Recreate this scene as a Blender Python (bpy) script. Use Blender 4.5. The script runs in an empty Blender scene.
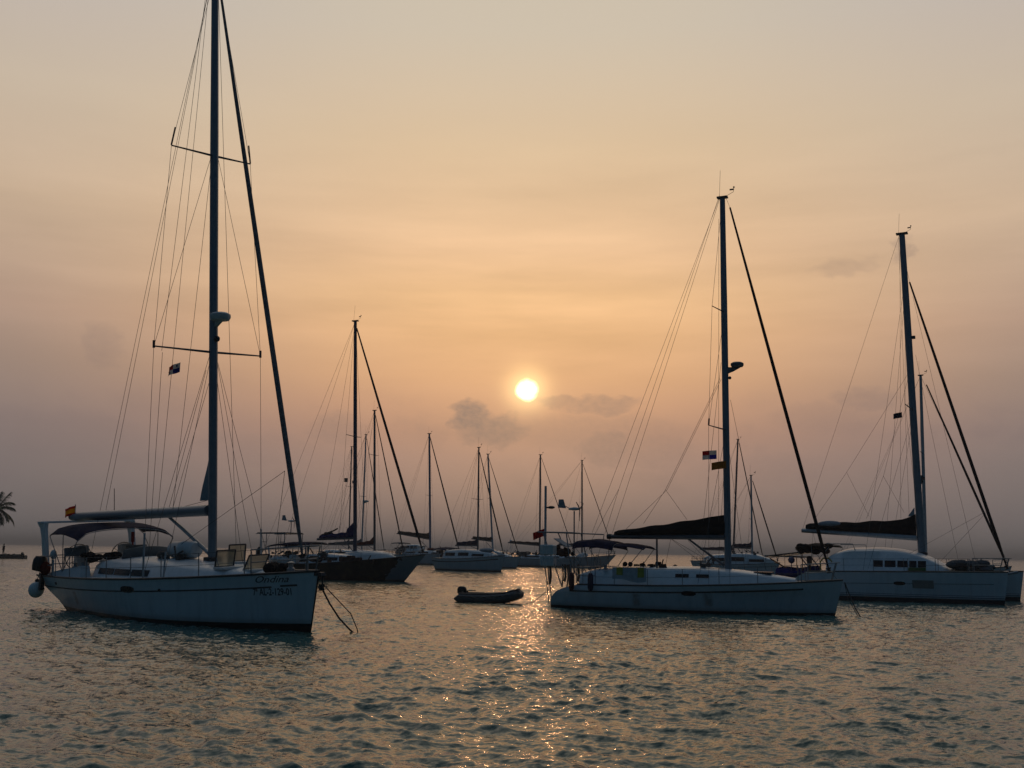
import bpy, math, random
import numpy as np
from mathutils import Vector, Matrix

random.seed(7)
SC = bpy.context.scene
COL = SC.collection
R = math.radians

def s2l(c):
    return tuple(((v/255)/12.92 if v/255 <= 0.04045 else ((v/255+0.055)/1.055)**2.4) for v in c)

# ------------------------------------------------------------------ camera
F_PX, CAM_H = 1035.0, 2.0
PITCH, ROLL = R(9.1985), R(0.888)
cam_d = bpy.data.cameras.new('camera'); cam = bpy.data.objects.new('camera', cam_d); COL.objects.link(cam)
cam_d.sensor_width = 36.0; cam_d.lens = 36.0*F_PX/1024; cam_d.clip_start = 0.1; cam_d.clip_end = 30000
fwd = Vector((0, math.cos(PITCH), math.sin(PITCH))); r0 = Vector((1, 0, 0)); u0 = r0.cross(fwd)
cr, sr = math.cos(ROLL), math.sin(ROLL)
rt = cr*r0 + sr*u0; up = -sr*r0 + cr*u0
m3 = Matrix((rt, up, -fwd)).transposed()
cam.matrix_world = Matrix.Translation((0, 0, CAM_H)) @ m3.to_4x4()
SC.camera = cam

# ------------------------------------------------------------------ light and exposure
SUN_EL, SUN_AZ = R(8.90), R(0.85)           # azimuth measured from +Y towards +X
SUN_STRENGTH = 0.012
SC.view_settings.view_transform = 'Standard'; SC.view_settings.look = 'None'
SC.view_settings.exposure = 0.0; SC.view_settings.gamma = 1.0; SC.view_settings.use_curve_mapping = False
sun_dir = Vector((math.sin(SUN_AZ)*math.cos(SUN_EL), math.cos(SUN_AZ)*math.cos(SUN_EL), math.sin(SUN_EL)))
sl = bpy.data.lights.new('sun', 'SUN'); sl.energy = SUN_STRENGTH; sl.angle = R(0.5); sl.color = (1.0, 0.48, 0.22)
so = bpy.data.objects.new('sun', sl); COL.objects.link(so)
so.rotation_euler = (-sun_dir).to_track_quat('-Z', 'Y').to_euler(); so.location = sun_dir*100

class NT:
    """small node-tree helper"""
    def __init__(s, tree): s.t = tree; s.n = tree.nodes; s.l = tree.links
    def new(s, typ, **kw):
        n = s.n.new(typ)
        for k, v in kw.items(): setattr(n, k, v)
        return n
    def put(s, sock, v):
        if hasattr(v, 'links') or isinstance(v, bpy.types.NodeSocket): s.l.new(v, sock)
        else: sock.default_value = v
    def math(s, op, a, b=0.0, c=0.0, clamp=False):
        n = s.new('ShaderNodeMath', operation=op, use_clamp=clamp)
        s.put(n.inputs[0], a); s.put(n.inputs[1], b); s.put(n.inputs[2], c); return n.outputs[0]
    def ramp(s, fac, stops, srgb=True, interp='LINEAR'):
        n = s.new('ShaderNodeValToRGB'); cr_ = n.color_ramp; cr_.interpolation = interp
        while len(cr_.elements) > 1: cr_.elements.remove(cr_.elements[-1])
        for i, (p, c) in enumerate(stops):
            e = cr_.elements[0] if i == 0 else cr_.elements.new(p)
            e.position = p; col = s2l(c) if srgb else c; e.color = (*col, 1)
        s.put(n.inputs[0], fac); return n.outputs[0]
    def mix(s, fac, a, b, mode='MIX'):
        n = s.new('ShaderNodeMix', data_type='RGBA', blend_type=mode); n.clamp_factor = True
        s.put(n.inputs[0], fac)
        for sock, v in ((n.inputs[6], a), (n.inputs[7], b)):
            if isinstance(v, tuple): sock.default_value = (*v, 1) if len(v) == 3 else v
            else: s.l.new(v, sock)
        return n.outputs[2]
    def smooth(s, x, a, b, lo=0.0, hi=1.0):
        n = s.new('ShaderNodeMapRange', interpolation_type='SMOOTHSTEP')
        s.put(n.inputs[0], x); n.inputs[1].default_value = a; n.inputs[2].default_value = b
        n.inputs[3].default_value = lo; n.inputs[4].default_value = hi; return n.outputs[0]
    def noise(s, vec, scale, detail=3.0, rough=0.5, dim='3D'):
        n = s.new('ShaderNodeTexNoise', noise_dimensions=dim)
        if vec is not None: s.l.new(vec, n.inputs['Vector'])
        n.inputs['Scale'].default_value = scale; n.inputs['Detail'].default_value = detail
        n.inputs['Roughness'].default_value = rough; return n

# ------------------------------------------------------------------ sky: a hazy sunset
W = bpy.data.worlds.new('World'); SC.world = W; W.use_nodes = True
W.node_tree.nodes.clear(); k = NT(W.node_tree)
tc = k.new('ShaderNodeTexCoord'); sep = k.new('ShaderNodeSeparateXYZ'); k.l.new(tc.outputs['Generated'], sep.inputs[0])
X_, Y_, Z_ = sep.outputs
DEG = 57.29578
el = k.math('MULTIPLY', k.math('ARCSINE', Z_), DEG)
az = k.math('MULTIPLY', k.math('ARCTAN2', X_, Y_), DEG)
dot = k.new('ShaderNodeVectorMath', operation='DOT_PRODUCT'); k.l.new(tc.outputs['Generated'], dot.inputs[0]); dot.inputs[1].default_value = sun_dir
ang = k.math('MULTIPLY', k.math('ARCCOSINE', k.math('MINIMUM', dot.outputs['Value'], 1.0)), DEG)
elf = k.math('DIVIDE', k.math('MAXIMUM', el, 0.0), 90.0)
def stops(l): return [(e/90, c) for e, c in l]
centre = k.ramp(elf, stops([(0, (116, 108, 107)), (1.2, (121, 110, 108)), (3, (139, 121, 117)), (5, (158, 129, 121)), (6.5, (170, 132, 117)), (8, (194, 148, 121)), (9.5, (211, 162, 124)), (12, (227, 178, 132)),
                            (14, (231, 185, 138)), (16.5, (228, 187, 147)), (22, (219, 191, 157)), (28, (206, 192, 172)), (42, (196, 190, 176)), (62, (158, 161, 161)), (90, (88, 104, 122))]))
side = k.ramp(elf, stops([(0, (111, 107, 107)), (2.4, (117, 110, 110)), (4.5, (125, 115, 114)), (6.5, (138, 122, 118)), (9, (153, 132, 121)), (12, (176, 148, 131)), (17.5, (202, 176, 150)),
                          (23, (200, 183, 163)), (28, (192, 181, 172)), (42, (176, 175, 169)), (62, (138, 146, 150)), (90, (88, 104, 122))]))
back = k.ramp(elf, stops([(0, (19, 40, 57)), (10, (20, 45, 63)), (30, (25, 53, 75)), (60, (50, 72, 96)), (90, (88, 104, 122))]))
aaz = k.math('ABSOLUTE', k.math('SUBTRACT', az, 1.0))
col = k.mix(k.smooth(aaz, 4.0, 31.0), centre, side)
col = k.mix(k.smooth(aaz, 27.0, 70.0), col, back)
# thin streaks of high cloud
cmb = k.new('ShaderNodeCombineXYZ'); k.l.new(az, cmb.inputs[0]); k.l.new(el, cmb.inputs[1])
mp = k.new('ShaderNodeMapping'); k.l.new(cmb.outputs[0], mp.inputs[0]); mp.inputs['Scale'].default_value = (0.045, 0.33, 1); mp.inputs['Rotation'].default_value = (0, 0, R(-9))
st = k.noise(mp.outputs[0], 1.0, 5, 0.55)
streak = k.math('MULTIPLY', k.math('SUBTRACT', st.outputs[0], 0.5), k.math('MULTIPLY', k.smooth(el, 7, 13), k.smooth(el, 27, 14)))
streak = k.math('ADD', 1.0, k.math('MULTIPLY', streak, k.math('ADD', 0.45, k.math('MULTIPLY', k.math('POWER', 2.71828, k.math('DIVIDE', ang, -7.0)), 1.1))))
vs = k.new('ShaderNodeVectorMath', operation='SCALE'); k.l.new(col, vs.inputs[0]); k.l.new(streak, vs.inputs['Scale']); col = vs.outputs[0]
# low soft cloud puffs, their outlines broken by noise
mp2 = k.new('ShaderNodeMapping'); k.l.new(cmb.outputs[0], mp2.inputs[0]); mp2.inputs['Scale'].default_value = (0.75, 1.1, 1)
pn = k.noise(mp2.outputs[0], 1.0, 6, 0.6); pc = k.new('ShaderNodeSeparateColor'); k.l.new(pn.outputs['Color'], pc.inputs[0])
dx = k.math('MULTIPLY', k.math('SUBTRACT', pc.outputs[0], 0.5), 2.2); dy = k.math('MULTIPLY', k.math('SUBTRACT', pc.outputs[1], 0.5), 1.5)
azn = k.math('ADD', az, dx); eln = k.math('ADD', el, dy)
def puff(a0, e0, sa, se, amt):
    q = k.math('ADD', k.math('POWER', k.math('ABSOLUTE', k.math('DIVIDE', k.math('SUBTRACT', azn, a0), sa)), 2.0),
               k.math('POWER', k.math('ABSOLUTE', k.math('DIVIDE', k.math('SUBTRACT', eln, e0), se)), 2.0))
    return k.smooth(q, 1.55, 0.2, 0.0, amt)
mask = None
for p in [(-2.3, 7.2, 1.2, 0.9, .85), (-1.0, 6.6, 2.1, 0.9, .72), (0.2, 6.9, 0.7, 0.6, .45), (2.9, 8.25, 1.9, 0.36, .42), (4.9, 8.1, 2.2, 0.55, .45), (5.2, 5.7, 1.6, 1.1, .50), (8.0, 5.6, 2.4, 1.0, .30), (4, 6.6, 6, 1.0, .25),
          (21.2, 15.9, 0.6, 0.8, .26), (18.4, 15.1, 1.7, 0.5, .18), (19.0, 8.2, 1.6, 0.6, .28), (16.5, 7.4, 2.5, 0.8, .15),
          (-22.0, 10.2, 1.0, 1.2, .18), (-9.5, 6.4, 1.6, 0.9, .30), (-12.5, 5.2, 3.5, 0.9, .16), (-24, 5.5, 5, 1.4, .22), (-19, 7.6, 2.4, 1.0, .14), (13, 4.6, 4, 0.8, .16)]:
    v = puff(*p); mask = v if mask is None else k.math('MAXIMUM', mask, v)
low = k.noise(mp2.outputs[0], 0.35, 4, 0.55)
mask = k.math('MAXIMUM', mask, k.math('MULTIPLY', k.smooth(low.outputs[0], 0.48, 0.7, 0, 0.26), k.math('MULTIPLY', k.smooth(el, 0.5, 3), k.smooth(el, 10, 5.5))))
fine = k.noise(mp2.outputs[0], 3.2, 6, 0.65)
mask = k.math('MULTIPLY', mask, k.smooth(fine.outputs[0], 0.25, 0.75, 0.72, 1.2))
col = k.mix(mask, col, s2l((118, 105, 107)))
# glow of the sun in the haze, then the disc itself
def addc(a, colr, fac):
    v = k.new('ShaderNodeVectorMath', operation='SCALE'); v.inputs[0].default_value = colr; k.l.new(fac, v.inputs['Scale'])
    w = k.new('ShaderNodeVectorMath', operation='ADD'); k.l.new(a, w.inputs[0]); k.l.new(v.outputs[0], w.inputs[1]); return w.outputs[0]
def gauss(s_): return k.math('POWER', 2.71828, k.math('MULTIPLY', k.math('POWER', k.math('DIVIDE', ang, s_), 2.0), -1.0))
col = addc(col, (0.10, 0.052, 0.014), k.math('POWER', 2.71828, k.math('DIVIDE', ang, -5.0)))
col = addc(col, (0.80, 0.56, 0.22), gauss(1.05))
angn = k.math('ADD', ang, k.math('MULTIPLY', k.math('SUBTRACT', pc.outputs[2], 0.5), 0.5))
col = addc(col, (4.2, 2.5, 1.15), k.smooth(angn, 0.74, 0.40))
bgH = k.new('ShaderNodeBackground'); k.l.new(col, bgH.inputs[0]); bgH.inputs[1].default_value = 1.0
sky = k.new('ShaderNodeTexSky', sky_type='NISHITA'); sky.sun_disc = False; sky.sun_elevation = SUN_EL; sky.sun_rotation = SUN_AZ
sky.dust_density = 4.0; sky.air_density = 1.5
bgN = k.new('ShaderNodeBackground'); k.l.new(sky.outputs[0], bgN.inputs[0]); bgN.inputs[1].default_value = 0.002
ad = k.new('ShaderNodeAddShader'); k.l.new(bgH.outputs[0], ad.inputs[0]); k.l.new(bgN.outputs[0], ad.inputs[1])
wo = k.new('ShaderNodeOutputWorld'); k.l.new(ad.outputs[0], wo.inputs[0])

# ------------------------------------------------------------------ mesh helpers
class MB:
    def __init__(s): s.v = []; s.f = []; s.m = []
    def add(s, verts, faces, mi=0):
        b = len(s.v); s.v += [tuple(p) for p in verts]; s.f += [tuple(b+i for i in f) for f in faces]; s.m += [mi]*len(faces); return s
    def loft(s, rings, cap=True, closed=True, mi=0):
        n = len(rings[0]); vs_ = [p for r_ in rings for p in r_]; fs = []
        for i in range(len(rings)-1):
            for j in range(n if closed else n-1):
                a = i*n+j; b = i*n+(j+1) % n; fs.append((a, b, b+n, a+n))
        if cap and closed: fs += [tuple(range(n))[::-1], tuple(range((len(rings)-1)*n, len(rings)*n))]
        return s.add(vs_, fs, mi)
    def tube(s, pts, r, seg=8, mi=0, ry=None):
        pts = [Vector(p) for p in pts]; rs = r if isinstance(r, (list, tuple)) else [r]*len(pts); rings = []
        for i, p in enumerate(pts):
            d = (pts[min(i+1, len(pts)-1)]-pts[max(i-1, 0)]).normalized()
            a = Vector((0, 1, 0)) if abs(d.y) < 0.9 else Vector((0, 0, 1))
            e1 = a.cross(d).normalized(); e2 = d.cross(e1).normalized()
            k2 = 1.0 if ry is None else ry
            rings.append([p+e1*rs[i]*math.cos(t)+e2*rs[i]*k2*math.sin(t) for t in [2*math.pi*j/seg for j in range(seg)]])
        return s.loft(rings, mi=mi)
    def box(s, c, d, mi=0, rot=None):
        c = Vector(c); h = [x/2 for x in d]; b = min(h)*0.22
        # chamfered box: top and bottom loops inset
        def ring(z, i): return [Vector((sx*(h[0]-i), sy*(h[1]-i), z)) for sx, sy in ((-1, -1), (1, -1), (1, 1), (-1, 1))]
        rings = [ring(-h[2], b), ring(-h[2]+b, 0), ring(h[2]-b, 0), ring(h[2], b)]
        rm = Matrix.Identity(3) if rot is None else rot
        return s.loft([[c+rm @ p for p in r_] for r_ in rings], mi=mi)
    def lathe(s, prof, o=(0, 0, 0), axis=(0, 0, 1), seg=16, mi=0):
        q = Vector((0, 0, 1)).rotation_difference(Vector(axis)); o = Vector(o)
        return s.loft([[o+q @ Vector((max(r_, 1e-4)*math.cos(t), max(r_, 1e-4)*math.sin(t), z)) for t in [2*math.pi*j/seg for j in range(seg)]] for r_, z in prof], mi=mi)
    def ball(s, c, r, mi=0, sc=(1, 1, 1), n=10, seg=14):
        c = Vector(c); return s.loft([[c+Vector((sc[0]*r*math.sin(a)*math.cos(t), sc[1]*r*math.sin(a)*math.sin(t), -sc[2]*r*math.cos(a))) for t in [2*math.pi*j/seg for j in range(seg)]]
                                      for a in [0.02+(math.pi-0.04)*i/n for i in range(n+1)]], mi=mi)
    def sheet(s, grid, t=0.012, mi=0):
        """a cloth-like sheet with real thickness from a grid of points"""
        G = [[Vector(p) for p in r_] for r_ in grid]; a, b = len(G), len(G[0]); N = []
        for i in range(a):
            for j in range(b):
                du = G[min(i+1, a-1)][j]-G[max(i-1, 0)][j]; dv = G[i][min(j+1, b-1)]-G[i][max(j-1, 0)]
                n_ = du.cross(dv); N.append(n_.normalized() if n_.length > 1e-9 else Vector((0, 0, 1)))
        top = [G[i][j]+N[i*b+j]*t/2 for i in range(a) for j in range(b)]; bot = [G[i][j]-N[i*b+j]*t/2 for i in range(a) for j in range(b)]
        o = a*b; fs = []
        for i in range(a-1):
            for j in range(b-1):
                p = i*b+j; q = (p, p+1, p+1+b, p+b); fs.append(q); fs.append(tuple(x+o for x in q[::-1]))
        rim = [j for j in range(b)]+[i*b+b-1 for i in range(1, a)]+[(a-1)*b+j for j in range(b-2, -1, -1)]+[i*b for i in range(a-2, 0, -1)]
        for i in range(len(rim)):
            p, q = rim[i], rim[(i+1) % len(rim)]; fs.append((q, p, p+o, q+o))
        return s.add(top+bot, fs, mi)
    def prism(s, poly, d, mi=0):
        d = Vector(d); P = [Vector(p) for p in poly]; n = len(P)
        return s.add(P+[p+d for p in P], [tuple(range(n))[::-1], tuple(range(n, 2*n))]+[(i, (i+1) % n, (i+1) % n+n, i+n) for i in range(n)], mi)
    def build(s, name, mat, parent=None, sharp=38):
        me = bpy.data.meshes.new(name); me.from_pydata(s.v, [], s.f)
        for m_ in (mat if isinstance(mat, (list, tuple)) else [mat]): me.materials.append(m_)
        me.polygons.foreach_set('material_index', s.m); me.polygons.foreach_set('use_smooth', [True]*len(s.f))
        me.validate(); me.update(); me.set_sharp_from_angle(angle=R(sharp))
        o = bpy.data.objects.new(name, me); COL.objects.link(o)
        if parent is not None: o.parent = parent
        return o
def tag(o, label=None, cat=None, group=None, kind=None):
    if label: o['label'] = label
    if cat: o['category'] = cat
    if group: o['group'] = group
    if kind: o['kind'] = kind
    return o
def thing(name, label, cat, loc=(0, 0, 0), rot=(0, 0, 0), group=None):
    o = bpy.data.objects.new(name, None); COL.objects.link(o); o.location = loc; o.rotation_euler = rot; o.empty_display_size = 0.3
    return tag(o, label, cat, group)
def wire(name, p, q, r, mat, parent, sag=0.0):
    p, q = Vector(p), Vector(q); n = 8 if sag else 1
    pts = [p.lerp(q, i/n)-Vector((0, 0, sag*4*(i/n)*(1-i/n))) for i in range(n+1)]
    return MB().tube(pts, r, seg=5).build(name, mat, parent)

# ------------------------------------------------------------------ materials
MATS = {}
def mat(name, c, rough=0.5, metal=0.0, var=0.12, scale=6.0, bump=0.0, coat=0.0):
    if name in MATS: return MATS[name]
    m = bpy.data.materials.new(name); m.use_nodes = True; t = NT(m.node_tree); b = t.n['Principled BSDF']
    tc_ = t.new('ShaderNodeTexCoord'); n = t.noise(tc_.outputs['Object'], scale, 5, 0.6)
    f = t.smooth(n.outputs[0], 0.3, 0.7)
    t.l.new(t.mix(f, tuple(x*(1-var) for x in c), tuple(min(1, x*(1+var)) for x in c)), b.inputs['Base Color'])
    t.l.new(t.math('ADD', rough-0.06, t.math('MULTIPLY', n.outputs[0], 0.12)), b.inputs['Roughness'])
    b.inputs['Metallic'].default_value = metal; b.inputs['Coat Weight'].default_value = coat
    if 'canvas' in name or 'sail' in name or 'jib' in name: b.inputs['Specular IOR Level'].default_value = 0.08
    if bump:
        bp = t.new('ShaderNodeBump'); bp.inputs['Strength'].default_value = bump; bp.inputs['Distance'].default_value = 0.02
        t.l.new(n.outputs[0], bp.inputs['Height']); t.l.new(bp.outputs[0], b.inputs['Normal'])
    MATS[name] = m; return m
def hull_mat(name, top, boot_z, boot=(0.012, 0.013, 0.016), stripe=None, stains=(), dark_aft=None):
    """gelcoat: antifouling below the waterline, optional stripes, faint drip stains"""
    m = bpy.data.materials.new(name); m.use_nodes = True; t = NT(m.node_tree); b = t.n['Principled BSDF']
    tc_ = t.new('ShaderNodeTexCoord'); sp = t.new('ShaderNodeSeparateXYZ'); t.l.new(tc_.outputs['Object'], sp.inputs[0])
    x, y, z = sp.outputs
    mpn = t.new('ShaderNodeMapping'); t.l.new(tc_.outputs['Object'], mpn.inputs[0]); mpn.inputs['Scale'].default_value = (2.2, 2.2, 0.5)
    n = t.noise(mpn.outputs[0], 1.6, 5, 0.6)
    c = t.mix(t.smooth(n.outputs[0], 0.35, 0.75), top, tuple(v*0.88 for v in top))
    mps = t.new('ShaderNodeMapping'); t.l.new(tc_.outputs['Object'], mps.inputs[0]); mps.inputs['Scale'].default_value = (5.5, 5.5, 0.35); stn = t.noise(mps.outputs[0], 1.0, 5, 0.65)
    c = t.mix(t.math('MULTIPLY', t.smooth(stn.outputs[0], 0.52, 0.72), t.smooth(z, 1.5, 0.2, 0.12, 0.5)), c, tuple(v*0.66 for v in top))
    scum = t.noise(tc_.outputs['Object'], 5.0, 4, 0.6)
    zz = t.math('ADD', z, t.math('MULTIPLY', t.math('SUBTRACT', scum.outputs[0], 0.5), 0.10))
    c = t.mix(t.smooth(zz, boot_z+0.16, boot_z+0.02, 0, 0.35), c, (0.20, 0.19, 0.13))      # weed stain along the waterline
    for (x0, z0, z1) in stains:
        q = t.math('MULTIPLY', t.smooth(t.math('ABSOLUTE', t.math('SUBTRACT', x, x0)), 0.22, 0.06), t.math('MULTIPLY', t.smooth(z, z0-0.08, z0+0.06), t.smooth(z, z1+0.04, z1-0.06)))
        c = t.mix(t.math('MULTIPLY', q, t.smooth(scum.outputs[0], 0.3, 0.6, 0.25, 0.6)), c, (0.16, 0.10, 0.07))
    if dark_aft:
        x1, slope, dc = dark_aft
        e = t.math('ADD', t.math('ADD', x, t.math('MULTIPLY', z, slope)), t.math('MULTIPLY', t.math('SUBTRACT', scum.outputs[0], 0.5), 1.2))
        wn = t.noise(tc_.outputs['Object'], 1.3, 4, 0.6)
        dcol = t.mix(t.smooth(wn.outputs[0], 0.5, 0.68), dc, (0.055, 0.045, 0.022))
        c = t.mix(t.smooth(e, x1+0.05, x1-0.05), c, dcol)
    if stripe:
        for z0, z1, sc_ in stripe:
            c = t.mix(t.math('MULTIPLY', t.math('GREATER_THAN', z, z0), t.math('LESS_THAN', z, z1)), c, sc_)
    c = t.mix(t.math('LESS_THAN', z, boot_z), c, boot)
    t.l.new(c, b.inputs['Base Color']); b.inputs['Roughness'].default_value = 0.28; b.inputs['Coat Weight'].default_value = 0.2
    return m

WHITE = mat('white gelcoat', (0.72, 0.74, 0.74), 0.35, var=0.06)
DECK = mat('deck paint', (0.58, 0.59, 0.58), 0.6, var=0.1, scale=14, bump=0.1)
TEAK = mat('weathered teak', (0.22, 0.16, 0.10), 0.7, var=0.25, scale=20)
DARKTRIM = mat('dark trim', (0.03, 0.032, 0.036), 0.5)
ALU = mat('anodised mast', (0.21, 0.25, 0.29), 0.42, 0.35, var=0.08)
ALUD = mat('dull spar', (0.12, 0.12, 0.13), 0.5, 0.3)
ALUP = mat('painted spar', (0.42, 0.44, 0.46), 0.45, 0.1)
STEEL = mat('stainless tube', (0.26, 0.27, 0.28), 0.5, 0.6, var=0.05)
WIREM = mat('stay wire', (0.10, 0.10, 0.10), 0.45, 0.6, var=0.05)
ROPE = mat('rope', (0.10, 0.085, 0.075), 0.9, var=0.3, scale=60)
ROPEL = mat('pale rope', (0.34, 0.30, 0.24), 0.9, var=0.3, scale=60)
GLASS = mat('dark window', (0.012, 0.014, 0.017), 0.22, var=0.05); GLASS.node_tree.nodes['Principled BSDF'].inputs['Specular IOR Level'].default_value = 0.25
NAVY = mat('navy canvas', (0.012, 0.016, 0.045), 0.9, var=0.3, scale=5, bump=0.3)
BLUEC = mat('blue canvas', (0.014, 0.022, 0.10), 0.9, var=0.3, scale=5, bump=0.3)
BLACKC = mat('black canvas', (0.018, 0.016, 0.017), 0.9, var=0.3, scale=5, bump=0.3)
BROWNC = mat('brown canvas', (0.07, 0.042, 0.035), 0.9, var=0.3, scale=5, bump=0.3)
REDC = mat('red canvas', (0.13, 0.018, 0.014), 0.9, var=0.3, scale=5, bump=0.3)
GREYC = mat('grey canvas', (0.10, 0.11, 0.12), 0.9, var=0.25, scale=5, bump=0.3)
JIBM = mat('furled sail strip', (0.035, 0.028, 0.028), 0.9, var=0.3, scale=9, bump=0.2)
JIBB = mat('furled jib strip', (0.22, 0.19, 0.19), 0.9, var=0.3, scale=9, bump=0.2)
SAIL = mat('sailcloth', (0.30, 0.33, 0.36), 0.85, var=0.1)
PLAST = mat('pale plastic', (0.62, 0.63, 0.62), 0.45, var=0.08)
BLACKP = mat('black plastic', (0.015, 0.015, 0.017), 0.4, var=0.1)
DARKR = mat('dark rubber', (0.025, 0.025, 0.028), 0.65, var=0.2)
GREYR = mat('grey rubber', (0.16, 0.18, 0.19), 0.6, var=0.15)
REDP = mat('red plastic', (0.30, 0.02, 0.015), 0.5)
ORANGE = mat('orange rope', (0.42, 0.12, 0.03), 0.8, var=0.2)
YELF = mat('flag yellow', (0.80, 0.50, 0.04), 0.85, var=0.08)
REDF = mat('flag red', (0.60, 0.025, 0.02), 0.85, var=0.08)
WHITEF = mat('flag white', (0.72, 0.72, 0.72), 0.85, var=0.05)
BLUEF = mat('flag blue', (0.02, 0.05, 0.32), 0.85, var=0.08)
def cloth(m):
    t = NT(m.node_tree); b = t.n['Principled BSDF']; tr_ = t.new('ShaderNodeBsdfTranslucent'); mx = t.new('ShaderNodeMixShader'); mx.inputs[0].default_value = 0.6
    src = b.inputs['Base Color'].links[0].from_socket; t.l.new(src, tr_.inputs['Color']); out = [n for n in t.n if n.type == 'OUTPUT_MATERIAL'][0]
    t.l.new(b.outputs[0], mx.inputs[1]); t.l.new(tr_.outputs[0], mx.inputs[2]); t.l.new(mx.outputs[0], out.inputs['Surface']); return m
for m_ in (YELF, REDF, WHITEF, BLUEF): cloth(m_)
def amber():
    m = bpy.data.materials.new('smoked hatch acrylic'); m.use_nodes = True; t = NT(m.node_tree); b = t.n['Principled BSDF']
    tc_ = t.new('ShaderNodeTexCoord'); n = t.noise(tc_.outputs['Object'], 8, 3)
    t.l.new(t.mix(n.outputs[0], (0.46, 0.46, 0.38), (0.56, 0.55, 0.46)), b.inputs['Base Color'])
    b.inputs['Transmission Weight'].default_value = 0.75; b.inputs['Roughness'].default_value = 0.45; b.inputs['IOR'].default_value = 1.1; return m
AMBER = amber()
SOLARM = mat('solar cells', (0.012, 0.014, 0.03), 0.2, var=0.2, scale=9)
STONE = mat('dark stones', (0.06, 0.055, 0.045), 0.9, var=0.4, scale=4, bump=0.8)
FROND = mat('palm frond', (0.035, 0.06, 0.02), 0.6, var=0.35, scale=3)
BARK = mat('palm bark', (0.12, 0.10, 0.08), 0.9, var=0.3, scale=8, bump=0.5)
SKIN = mat('skin', (0.16, 0.09, 0.06), 0.6)
SHIRT = mat('dark shirt', (0.07, 0.035, 0.045), 0.9)

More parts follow.
